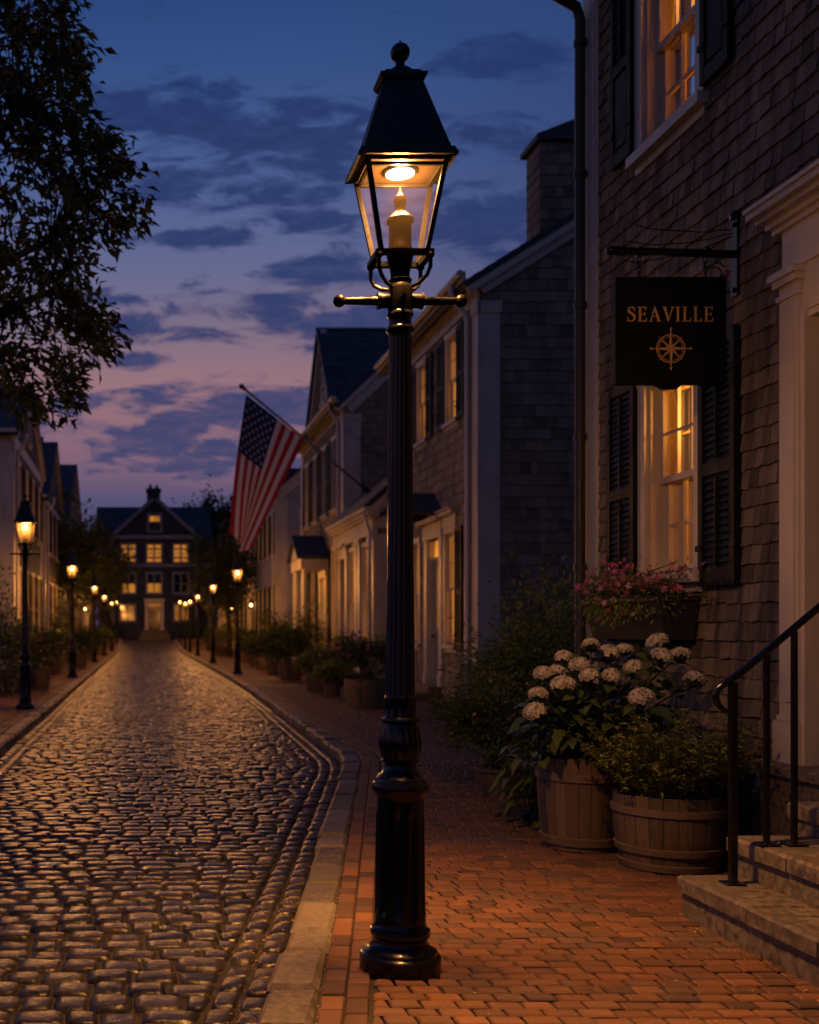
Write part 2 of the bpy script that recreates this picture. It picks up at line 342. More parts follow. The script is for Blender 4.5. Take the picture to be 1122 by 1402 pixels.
def lin(c): return tuple(((x/255)/12.92 if x/255 <= .04045 else ((x/255+.055)/1.055)**2.4) for x in c)
def make_world():
    w = bpy.data.worlds.new('World'); SC.world = w; w.use_nodes = True; t = w.node_tree; t.nodes.clear()
    out = N(t, 'OutputWorld'); bg = N(t, 'Background'); L(t, bg.outputs[0], out.inputs[0])
    tc = N(t, 'TexCoord'); sp = N(t, 'SeparateXYZ'); L(t, tc.outputs['Generated'], sp.inputs[0])
    def mth(op, a, b=None, c=None):
        n = N(t, 'Math', operation=op)
        for i, x in enumerate((a, b, c)):
            if x is None: continue
            if isinstance(x, (int, float)): n.inputs[i].default_value = x
            else: L(t, x, n.inputs[i])
        return n.outputs[0]
    x, y, z = sp.outputs
    ya = mth('MAXIMUM', y, .08); u = mth('DIVIDE', x, ya); v = mth('DIVIDE', z, ya)
    hyp = mth('SQRT', mth('ADD', mth('MULTIPLY', x, x), mth('MULTIPLY', y, y)))
    el = mth('DIVIDE', z, mth('MAXIMUM', hyp, .02))
    # clear evening sky: blue overhead, mauve and rose towards the afterglow
    cr = N(t, 'ValToRGB'); els = cr.color_ramp.elements
    stops = [(0,(56,58,98)),(.12,(74,72,112)),(.165,(128,92,112)),(.225,(154,113,120)),(.28,(124,107,128)),(.34,(99,103,142)),(.42,(74,92,142)),(.53,(50,78,132)),(.62,(35,64,118)),(1,(22,42,92))]
    els[0].position = 0; els[0].color = (*lin(stops[0][1]),1); els[1].position = 1; els[1].color = (*lin(stops[-1][1]),1)
    for p, c in stops[1:-1]: e = els.new(p); e.color = (*lin(c),1)
    L(t, el, cr.inputs[0])
    def sstep(val, a, b, lo=0., hi=1.):
        m = N(t, 'MapRange', interpolation_type='SMOOTHSTEP'); m.inputs[1].default_value = a; m.inputs[2].default_value = b
        m.inputs[3].default_value = lo; m.inputs[4].default_value = hi; L(t, val, m.inputs[0]); return m.outputs[0]
    def mix(f, a, b, mode='MIX'):
        m = N(t, 'Mix', data_type='RGBA', blend_type=mode)
        for sl, q in ((0,f),(6,a),(7,b)):
            if isinstance(q, tuple): m.inputs[sl].default_value = (*q, 1)
            elif isinstance(q, (int,float)): m.inputs[sl].default_value = q
            else: L(t, q, m.inputs[sl])
        return m.outputs[2]
    col = mix(sstep(u, .10, .46, 0, .72), cr.outputs[0], lin((40,62,112)))
    # cloud banks: soft masses placed on the sky by direction, broken up by noise
    cb = N(t, 'CombineXYZ'); L(t, u, cb.inputs[0]); L(t, v, cb.inputs[1])
    nm = N(t, 'Mapping'); nm.inputs['Scale'].default_value = (6.5, 20, 1); L(t, cb.outputs[0], nm.inputs[0])
    n1 = N(t, 'TexNoise'); n1.inputs['Scale'].default_value = 2.1; n1.inputs['Detail'].default_value = 9; n1.inputs['Roughness'].default_value = .64; n1.inputs['Distortion'].default_value = .5
    L(t, nm.outputs[0], n1.inputs['Vector'])
    acc = None
    ell = [(250,160,150,42),(370,185,160,50),(470,215,120,40),(250,255,80,26),(340,262,120,26),(420,300,90,20),(640,312,130,34),(700,290,110,34),(300,327,80,13),(440,372,95,24),
           (380,425,125,30),(470,440,120,28),(195,452,70,20),(170,492,60,12),(330,558,190,34),(420,545,120,28),(180,592,150,20),(300,610,170,24),(120,555,80,14),(680,190,120,26),(720,80,110,24),(350,640,220,16),(150,410,60,10),(560,470,120,30)]
    for cx, cy, rx, ry in ell:
        s = N(t, 'VectorMath', operation='SUBTRACT'); L(t, cb.outputs[0], s.inputs[0]); s.inputs[1].default_value = ((cx-CX)/F, (CY-cy)/F, 0)
        d = N(t, 'VectorMath', operation='MULTIPLY'); L(t, s.outputs[0], d.inputs[0]); d.inputs[1].default_value = (F/rx, F/ry, 0)
        l = N(t, 'VectorMath', operation='LENGTH'); L(t, d.outputs[0], l.inputs[0])
        q = mth('SUBTRACT', 1.0, l.outputs['Value'])
        acc = q if acc is None else mth('MAXIMUM', acc, q)
    acc = mth('MAXIMUM', acc, -.9)
    den = mth('ADD', mth('MULTIPLY', acc, .50), mth('MULTIPLY', mth('SUBTRACT', n1.outputs['Fac'], .47), 2.7))
    cover = sstep(den, -.14, .38, 0, .98)
    ccr = N(t, 'ValToRGB'); e = ccr.color_ramp.elements; e[0].position = .1; e[0].color = (*lin((58,60,104)),1); e[1].position = .55; e[1].color = (*lin((32,52,102)),1)
    q = e.new(.3); q.color = (*lin((42,56,104)),1); L(t, el, ccr.inputs[0])
    rim = mth('MULTIPLY', mth('MULTIPLY', cover, mth('SUBTRACT', 1., cover)), .9)
    n2 = N(t, 'TexNoise'); n2.inputs['Scale'].default_value = 5.5; n2.inputs['Detail'].default_value = 8; n2.inputs['Roughness'].default_value = .6; L(t, nm.outputs[0], n2.inputs['Vector'])
    cover = mth('MULTIPLY', cover, sstep(n2.outputs['Fac'], .28, .60, .78, 1.))
    col = mix(cover, col, ccr.outputs[0])
    col = mix(mth('MULTIPLY', rim, sstep(el, .36, .2, 0, 1)), col, lin((160,118,130)))
    col = mix(sstep(y, .35, -.5), col, mix(1., col, (.58,.62,.64), 'MULTIPLY'))     # the eastern half of the sky is already dark
    up = sstep(z, -.06, .0)                    # nothing but dark land below the horizon
    col = mix(up, lin((16,16,22)), col)
    sky = N(t, 'TexSky'); sky.sky_type = 'NISHITA'; sky.sun_disc = False; sky.sun_elevation = math.radians(-3); sky.sun_rotation = math.radians(-12)
    col = mix(.05, col, sky.outputs[0], 'ADD')
    L(t, col, bg.inputs[0]); bg.inputs[1].default_value = 1.0
make_world()
sd = bpy.data.lights.new('sun', 'SUN'); sd.energy = .025; sd.angle = math.radians(20); sd.color = (1,.80,.72)
so = bpy.data.objects.new('sun', sd); COL.objects.link(so); so.rotation_euler = (math.radians(72), 0, math.radians(192))

# ------------------------------------------------------------------ ground, street, kerbs, pavements
RK = [(-2.0,-.72),(3.77,.611),(11.35,2.345),(12.2,2.47),(14,2.53),(22.6,2.74),(34,2.86),(92,2.86)]     # pavement-side edge of the right kerb (Y, X)
LK = [(-2.0,-1.92),(92,-1.92)]
def kx(pl, Y):
    for (a, xa), (b, xb) in zip(pl, pl[1:]):
        if Y <= b: return xa+(xb-xa)*(Y-a)/(b-a)
    return pl[-1][1]
KW = .20
def rstreet(Y): return kx(RK, Y) - KW*(1.03 if Y < 11.3 else 1.0)
def lstreet(Y): return kx(LK, Y) + KW
ys = [-60,-2,20,40,60,70]+list(range(72,100,2))+[110,160,400,1500]
g = MB(); xs = [-1500,-200,-30,0,30,200,1500]
g.add([(x,y,gz(y)-.24) for y in ys for x in xs], [(i*7+j,i*7+j+1,(i+1)*7+j+1,(i+1)*7+j) for i in range(len(ys)-1) for j in range(6)])
tag(g.build('ground', MT['earth']), kind='structure')
STZ = -.105
def strip(pl0, pl1, y0, y1, z, step=1.):
    m = MB(); n = int((y1-y0)/step)+1; yy = [y0+(y1-y0)*i/n for i in range(n+1)]; vs = []
    for y in yy: vs += [(pl0(y),y,z+gz(y)),(pl1(y),y,z+gz(y))]
    m.add(vs, [(2*i,2*i+1,2*i+3,2*i+2) for i in range(n)]); return m
# setts: domed stones in courses across the street, two courses along each kerb as a gutter
U5 = np.array([-1,-.91,-.60,.60,.91,1.]); 
def setts():
    vs, fs, ts = [], [], []; base = 0
    gu, gv = np.meshgrid(U5, U5, indexing='xy'); gu = gu.ravel(); gv = gv.ravel()
    edge = (np.abs(gu) > .95) | (np.abs(gv) > .95)
    dome = np.where(edge, -.028, -.0055*((np.abs(gu) > .8)+0.)-.0055*((np.abs(gv) > .8)+0.))
    q = np.array([[i*6+j, i*6+j+1, (i+1)*6+j+1, (i+1)*6+j] for i in range(5) for j in range(5)])
    def stone(x0, x1, xs0, xs1, y0, y1):           # x range at y0 and at y1
        nonlocal base
        tv = (gv+1)/2; tu = (gu+1)/2
        # rounded, irregular outline
        rx = 1-.10*np.abs(gv)**3; ry = 1-.10*np.abs(gu)**3
        a = x0+(xs0-x0)*tv; b = x1+(xs1-x1)*tv; mx = (a+b)/2; hx = (b-a)/2*.965
        my = (y0+y1)/2; hy = (y1-y0)/2*.955
        X = mx+gu*hx*rx+NR.normal(0,.0045,36); Yp = my+gv*hy*ry+NR.normal(0,.0045,36)
        tl = NR.normal(0,.015,2); zz = STZ+dome+NR.normal(0,.0013,36)*(~edge)+NR.normal(0,.005)+(tl[0]*gu*hx+tl[1]*gv*hy)
        zz = zz+gz(my); vs.append(np.stack([X,Yp,zz],1)); fs.append(q+base); base += 36
        ts.append(np.full(25, np.clip(NR.normal(.5,.26),0,1)))
    y = 2.3
    while y < 91:
        d = R.uniform(.118,.158)*(1.15 if y < 6 else 1.0); w0 = .26
        l0, l1 = lstreet(y)+w0, lstreet(y+d)+w0; r0, r1 = rstreet(y)-w0, rstreet(y+d)-w0
        lo = max(min(l0,l1), -.95*y-1.2)
        x = lo - R.uniform(0,.2)
        while x < max(r0,r1):
            w = R.uniform(.115,.225); a, b = x, x+w
            b = 99. if b > max(r0,r1)-.085 else b; a = -99. if a < min(l0,l1)+.0 else a
            aa0, aa1 = max(a,l0), max(a,l1); bb0, bb1 = min(b,r0), min(b,r1)
            if bb0-aa0 > .05 and bb1-aa1 > .05:
                j = R.uniform(-.012,.012); stone(aa0,bb0,aa1,bb1,y+j,y+d+j+R.uniform(-.008,.008))
            x = b
        y += d
    for edge_x, sg in ((rstreet,-1),(lstreet,1)):
        for k in range(2):
            y = 2.3
            while y < 91:
                d = R.uniform(.14,.22); o0 = .012+k*.125; o1 = o0+.115
                a0, b0, a1, b1 = edge_x(y)+sg*o0, edge_x(y)+sg*o1, edge_x(y+d)+sg*o0, edge_x(y+d)+sg*o1
                if a0 > b0: a0,b0,a1,b1 = b0,a0,b1,a1
                stone(a0,b0,a1,b1,y,y+d); y += d
    m = MB(); m.arr(np.concatenate(vs), np.concatenate(fs), np.concatenate(ts))
    return m
s = setts().build('cobblestone_street', [MT['sett']], smooth=True)
tag(s, kind='structure')
j = strip(lambda y: lstreet(y)-.02, lambda y: rstreet(y)+.02, -2, 92, STZ-.019).build('street_bedding', MT['joint']); tag(j, kind='structure')
# granite kerbs
def kerb(pl, side):
    m = MB(); y = -1.0
    while y < 91:
        d = R.uniform(.30,.55); y1 = y+d; 
        for by, _ in pl:
            if y < by < y1-.15 and by > 4: y1 = by; break
        a0, a1 = kx(pl,y), kx(pl,y1-.006); w = KW*(1.03 if y < 11.3 and side > 0 else 1.)
        z = gz(y)+R.uniform(-.010,.010); zz = z+gz(y1)-gz(y)+R.uniform(-.004,.004); bt = .026
        jx = R.uniform(-.014,.014)
        def ring(i, za, zb):
            p0, p1 = a0+jx, a1+jx
            if side > 0: return [(p0-w+i,y+i*.7,za),(p0-i,y+i*.7,za),(p1-i,y1-.024-i*.7,zb),(p1-w+i,y1-.024-i*.7,zb)]
            return [(p0+i,y+i*.7,za),(p0+w-i,y+i*.7,za),(p1+w-i,y1-.024-i*.7,zb),(p1+i,y1-.024-i*.7,zb)]
        m.add(ring(0,-.3+z,-.3+zz)+ring(0,z-bt,zz-bt)+ring(bt,z,zz), [(8,9,10,11)]+[(i,(i+1)%4,(i+1)%4+4,i+4) for i in range(4)]+[(i+4,(i+1)%4+4,(i+1)%4+8,i+8) for i in range(4)], R.uniform(.0,1.))
        y = y1
    return m
tag(kerb(RK,1).build('granite_kerb', MT['granite']), kind='structure'); tag(kerb(LK,-1).build('granite_kerb', MT['granite']), kind='structure')
# brick pavements
WX1, WX2, WL = 3.75, 5.95, -3.9
def rwall(Y): return WX1+.05 if Y < 8.9 else 7.6 if Y < 18.7 else WX2+.05
def bricks(m, left, right, y0, y1):
    y = y0
    while y < y1:
        d = R.uniform(.080,.088) if y < 26 else R.uniform(.128,.142); l0, l1, r0, r1 = left(y), left(y+d), right(y), right(y+d)
        r0 = r1 = min(r0, r1)
        x = min(l0,l1)-R.uniform(0,.2)
        while x < r0:
            w = R.uniform(.112,.142) if y < 26 else R.uniform(.175,.235); a0, a1, b = max(x,l0), max(x,l1), min(x+w,r0)
            if b-max(a0,a1) > .03:
                g_ = .0058; bt = .008; z = gz(y)+R.gauss(0,.0012)+.004*math.sin(a0*2.3+y*1.7); tx = R.gauss(0,.008); ty = R.gauss(0,.010)
                jy = R.uniform(-.004,.004)
                def rg(i,zo): return [(px,py,z+zo+(px-(a0+b)/2)*tx+(py-y-d/2)*ty) for px,py in ((a0+g_+i,y+g_+i+jy),(b-g_-i,y+g_+i+jy),(b-g_-i,y+d-g_-i+jy),(a1+g_+i,y+d-g_-i+jy))]
                m.add(rg(0,-.03)+rg(0,-bt*.8)+rg(bt,0), [(8,9,10,11)]+[(i,(i+1)%4,(i+1)%4+4,i+4) for i in range(4)]+[(i+4,(i+1)%4+4,(i+1)%4+8,i+8) for i in range(4)],
                      (R.uniform(0,.2) if R.random() < .045 else min(1,max(0,R.gauss(.54,.13)))))
            x += w
        y += d
def border(m, edge, sg, y0, y1):
    for k in range(2):
        y = y0 + k*.1
        while y < y1:
            d = R.uniform(.14,.165); o0, o1 = .008+k*.095, .095+k*.095; z = gz(y)+R.gauss(0,.002); bt = .007
            p = [(edge(y)+sg*o0,y),(edge(y)+sg*o1,y),(edge(y+d)+sg*o1,y+d-.008),(edge(y+d)+sg*o0,y+d-.008)]
            if sg < 0: p = [p[1],p[0],p[3],p[2]]
            cx, cy = sum(q[0] for q in p)/4, sum(q[1] for q in p)/4
            top = [(cx+(a-cx)*.88, cy+(b-cy)*.94, z) for a,b in p]
            m.add([(a,b,z-.03) for a,b in p]+[(a,b,z-bt) for a,b in p]+top, [(8,9,10,11)]+[(i,(i+1)%4,(i+1)%4+4,i+4) for i in range(4)]+[(i+4,(i+1)%4+4,(i+1)%4+8,i+8) for i in range(4)], min(1,max(0,R.gauss(.5,.2))))
            y += d
m = MB(); bricks(m, lambda y: kx(RK,y)+.203, rwall, 3.0, 91); border(m, lambda y: kx(RK,y), 1, 3.0, 91)
tag(m.build('brick_pavement', MT['brick']), kind='structure')
m = MB(); bricks(m, lambda y: WL-.3, lambda y: kx(LK,y)-.203, 3.0, 91); border(m, lambda y: kx(LK,y), -1, 3.0, 91)
tag(m.build('brick_pavement', MT['brick']), kind='structure')
b_ = strip(lambda y: kx(RK,y)-.01, lambda y: 7.8, -2, 92, -.0145); tag(b_.build('pavement_bedding', MT['mortar']), kind='structure')
b_ = strip(lambda y: WL-2, lambda y: kx(LK,y)+.01, -2, 92, -.0145); tag(b_.build('pavement_bedding', MT['mortar']), kind='structure')
# dry leaf crumbs caught along the kerb and in the joints
m = MB()
def crumb(x, y, z, s):
    a = R.uniform(0, 2*PI); c, sn = math.cos(a)*s, math.sin(a)*s
    m.add([(x-c,y-sn,z),(x+sn*.5,y-c*.5,z+s*.5),(x+c,y+sn,z+.001),(x-sn*.5,y+c*.5,z+s*.2)], [(0,1,2,3)], R.random())
for _ in range(3600):
    y = 3.2+R.random()**1.8*22; r = R.random()
    if r < .42: crumb(rstreet(y)-abs(R.gauss(0,.10))-.01, y, STZ+.002+R.uniform(-.01,.012), R.uniform(.003,.009))
    elif r < .62: crumb(kx(RK,y)+R.gauss(.008,.006), y, .003, R.uniform(.003,.006))
    elif r < .85: crumb(kx(RK,y)+.2+R.random()*2.6, y, .004, R.uniform(.003,.008))
    else: crumb(lstreet(y)+abs(R.gauss(0,.12)), y, STZ+.004, R.uniform(.004,.008))
for _ in range(70):
    t = R.random(); crumb(2.60-abs(R.gauss(0,.03)), 3.6+t*1.6, .004, R.uniform(.003,.006)); crumb(2.88-abs(R.gauss(0,.02)), 3.6+t*1.6, .203, R.uniform(.003,.005))
tag(m.build('leaf_litter', MT['litter']), kind='stuff')

# ------------------------------------------------------------------ street lamps
K = .003028
def zy(py): return H+(CY-py)*K
def make_lamp(main):
    t = thing('street_lamp', (0,0,0), '', 'street lamp')
    kd = .74
    p = MB(); sg = 96
    p.lathe([(.164,0),(.165,.012),(.165,.060),(.158,.068),(.150,.072),(.148,.082),(.136,.088),(.118,.104),(.110,.122),(.113,.134),(.121,.142),(.124,.155),(.121,.168),(.110,.176),(.107,.186),(.105,.196)], sg)
    p.build('base', MT['iron'], t, True, 40)
    p = MB(); p.lathe([(.105,.197),(.104,.225,.0),(.1035,.235,.05),(.1025,.25,.10),(.0975,.63,.10),(.097,.645,.05),(.0965,.655,0),(.095,.70),(.097,.712),(.103,.722),(.112,.734),(.117,.750),(.116,.762),(.108,.773),(.104,.779),(.102,.788)], sg, flute=10)
    p.build('pedestal', MT['iron'], t, True, 40)
    p = MB(); p.lathe([(.098,.789),(.088,.80),(.073,.815),(.064,.838),(.064,.850),(.076,.856),(.077,.864),(.072,.869),(.078,.885,.03),(.087,.915,.06),(.0885,.935,.06),(.084,.965,.06),(.075,.995,.05),(.070,1.008,0),(.068,1.014),(.078,1.02),(.080,1.028),(.077,1.036),(.066,1.041),(.064,1.045,.05),(.0635,1.11,.05),(.066,1.118,0),(.0645,1.126),(.061,1.13)], sg, flute=12)
    p.build('collar', MT['iron'], t, True, 40)
    p = MB(); p.lathe([(.0605,1.131),(.060,1.15,.09),(.0455,2.60,.09),(.0455,2.625,0),(.047,2.63),(.056,2.638),(.0575,2.647),(.054,2.655),(.047,2.66),(.0455,2.69),(.050,2.697),(.055,2.705),(.053,2.714),(.048,2.72)], sg, flute=16)
    p.build('shaft', MT['iron'], t, True, 40)
    p = MB(); p.lathe([(.050,2.721),(.051,2.75),(.051,2.81),(.047,2.828),(.040,2.834),(.046,2.842),(.048,2.85),(.040,2.856),(.038,2.87),(.043,2.90),(.050,2.928),(.053,2.945)], 40)
    p.build('bracket_head', MT['topiron'], t, True, 40)
    for s in (-1,1):
        p = MB()
        p.tube([(s*.045,0,2.765),(s*.092,0,2.765)], .030, 16); p.tube([(s*.082,0,2.765),(s*.094,0,2.765)], .034, 16)
        p.tube([(s*.09,0,2.765),(s*.245,0,2.765)], [.0185,.0145], 14); p.ball((s*.252,0,2.765), .026, 18)
        p.build('ladder_bar', MT['topiron'], t, True, 40)
    p = MB(); p.tube([(0,-.045,2.765),(0,-.066,2.765)], .012, 12); p.build('knob', MT['topiron'], t, True, 40)
    # lantern: rim, posts, eave, roof, cap
    hb, ht, zb, ztp = .093, .160, 2.945, 3.315
    p = MB()
    def rail(hw, z, h, wdt):
        hy = hw*kd
        p.box(-hw-wdt,hw+wdt,-hy-wdt,-hy+wdt,z-h,z+h); p.box(-hw-wdt,hw+wdt,hy-wdt,hy+wdt,z-h,z+h)
        p.box(-hw-wdt,-hw+wdt,-hy+wdt,hy-wdt,z-h,z+h); p.box(hw-wdt,hw+wdt,-hy+wdt,hy-wdt,z-h,z+h)
    rail(hb+.012, zb-.004, .011, .013); rail(ht-.012, ztp-.028, .006, .007)
    for sx in (-1,1):
        for sy in (-1,1):
            w = .0095
            p.hexa([(sx*hb-w,sy*hb*kd-w,zb),(sx*hb+w,sy*hb*kd-w,zb),(sx*hb+w,sy*hb*kd+w,zb),(sx*hb-w,sy*hb*kd+w,zb),
                    (sx*ht-w,sy*ht*kd-w,ztp),(sx*ht+w,sy*ht*kd-w,ztp),(sx*ht+w,sy*ht*kd+w,ztp),(sx*ht-w,sy*ht*kd+w,ztp)])
            c0 = V((sx*(hb+.012), sy*(hb+.012)*kd, zb-.012))
            q = [c0, c0+V((0,0,-.05)), c0+V((-sx*.012,-sy*.008,-.082)), V((sx*.068,sy*.045,zb-.118)), V((sx*.040,sy*.026,zb-.128))]
            p.tube(q, [.0085,.0085,.0085,.0085,.008], 10); p.ball(c0+V((0,0,-.002)), .017, 12)
    p.build('lantern_frame', MT['topiron'], t)
    p = MB()
    for a, b in (((-1,-1),(1,-1)),((1,-1),(1,1)),((1,1),(-1,1)),((-1,1),(-1,-1))):
        f = lambda c,h,z: (c[0]*h, c[1]*h*kd, z)
        p.add([f(a,hb-.002,zb+.004),f(b,hb-.002,zb+.004),f(b,ht-.002,ztp),f(a,ht-.002,ztp)], [(0,1,2,3)])
    p.build('lantern_glass', MT['lampglass' if main else 'frostglass'], t)
    p = MB(); e = .200
    p.frustum(0,0,e,e*kd,3.312,e,e*kd,3.326); p.frustum(0,0,e-.004,(e-.004)*kd,3.326,.188,.188*kd,3.346); p.frustum(0,0,.176,.176*kd,3.346,.172,.172*kd,3.366)
    p.frustum(0,0,.170,.170*kd,3.366,.083,.083*kd,3.642); p.frustum(0,0,.078,.078*kd,3.642,.078,.078*kd,3.655)
    p.frustum(0,0,.086,.086*kd,3.655,.096,.096*kd,3.672); p.frustum(0,0,.096,.096*kd,3.672,.096,.096*kd,3.683); p.frustum(0,0,.082,.082*kd,3.683,.070,.070*kd,3.700)
    p.tube([(0,-.086*kd,3.628),(0,-.094*kd,3.628)], .013, 14)
    o = p.build('lantern_roof', MT['roofiron'], t)
    p = MB(); p.lathe([(.055,3.70),(.052,3.712),(.040,3.722),(.024,3.730),(.018,3.742),(.020,3.752),(.019,3.757)], 28)
    p.ball((0,0,3.793), .040, 24); p.lathe([(.006,3.83),(.004,3.838),(.0012,3.848)], 10)
    p.build('finial', MT['iron'], t, True, 45)
    p = MB(); p.frustum(0,0,ht-.004,(ht-.004)*kd,3.302,ht-.004,(ht-.004)*kd,3.311); p.build('ceiling_plate', MT['reflector'], t)
    p = MB(); p.lathe([(.054,2.946),(.054,2.962),(.049,2.966),(.049,2.984),(.0455,2.990),(.0455,3.078),(.048,3.084),(.055,3.090),(.056,3.102),(.049,3.110),(.036,3.124),(.022,3.134),(.019,3.146),(.023,3.162),(.0265,3.178),(.024,3.196),(.014,3.202),(.010,3.208),(.005,3.224),(.0012,3.240)], 36)
    p.build('burner', MT['brass'], t, True, 35)
    if main:
        p = MB(); p.lathe([(.066,3.294),(.066,3.302)], 32); p.build('disc_bezel', MT['reflector'], t, True, 30)
        p = MB(); p.lathe([(.058,3.289),(.058,3.2938)], 32); p.build('light_disc', MT['led'], t)
    else:
        p = MB(); p.ball((0,0,3.235), .040, 14, sz=1.35); p.build('flame_bulb', MT['bulb'], t, True)
    return t
def lamp_light(parent, kind, energy, size, z, loc, color=WARM, **kw):
    d = bpy.data.lights.new('lamp_light', kind); d.energy = energy; d.color = color
    if kind == 'AREA': d.shape = 'DISK'; d.size = size; d.spread = kw.get('spread', PI)
    elif kind == 'SPOT': d.shadow_soft_size = size; d.spot_size = kw['spot']; d.spot_blend = 1.0
    else: d.shadow_soft_size = size
    o = bpy.data.objects.new('lamp_light', d); COL.objects.link(o); o.parent = parent; o.location = (0,0,z); return o
LAMPX, LAMPY = 1.066, 4.39
ml = make_lamp(True); ml.location = (LAMPX, LAMPY, 0)
ml['label'] = 'large black street lamp with glowing disc and brass burner, nearest on the brick pavement'
lamp_light(ml, 'AREA', E_MAIN, .22, 3.285, None, color=(1,.41,.10))
lamp_light(ml, 'AREA', E_SPOT, .22, 3.286, None, color=(1,.41,.10), spread=math.radians(88))
lamp_light(ml, 'AREA', E_SPOT*.3, .22, 3.287, None, color=(1,.41,.10), spread=math.radians(50))
lamp_light(ml, 'POINT', E_GLOW, .025, 3.268, None, color=(1,.41,.10))
fl = make_lamp(False)
LAMPS = [(-2.10,18.9,'tall black street lamp at the left kerb, closest of the left row to the camera'),
 (-2.10,31.5,'second black street lamp along the left kerb, between the closest and third'),
 (-2.10,46.,'third lit street lamp along the left kerb of the cobbled street'),
 (-2.12,58.5,'fourth lit street lamp along the left kerb'),
 (-2.12,72.,'fifth lit street lamp along the left kerb, small in the distance'),
 (-2.12,86.,'farthest lit street lamp of the left row, before the end house'),
 (3.02,33.8,'black street lamp standing below the hanging flag, at the right kerb'),
 (2.98,45.,'second of the far right kerb lamps, just left of the one below the flag'),
 (3.0,58.,'third lit street lamp of the far right kerb row'),
 (3.0,67.5,'fourth lit street lamp of the far right kerb row'),
 (3.0,75.,'fifth lit street lamp of the far right kerb row'),
 (3.0,86.,'farthest lit street lamp of the right kerb row, before the end house')]
for i, (x, y, lb) in enumerate(LAMPS):
    o = fl if i == 0 else copy_tree(fl)
    o.location = (x, y, gz(y)); o['label'] = lb; o['group'] = 'street lamps lining both kerbs'; o['category'] = 'street lamp'
for o in [x for x in COL.objects if x.name.startswith('street_lamp') and x is not ml]:
    lamp_light(o, 'POINT', E_FAR, .062, 3.235, None, color=(1,.37,.075))
ml['group'] = 'street lamps lining both kerbs'
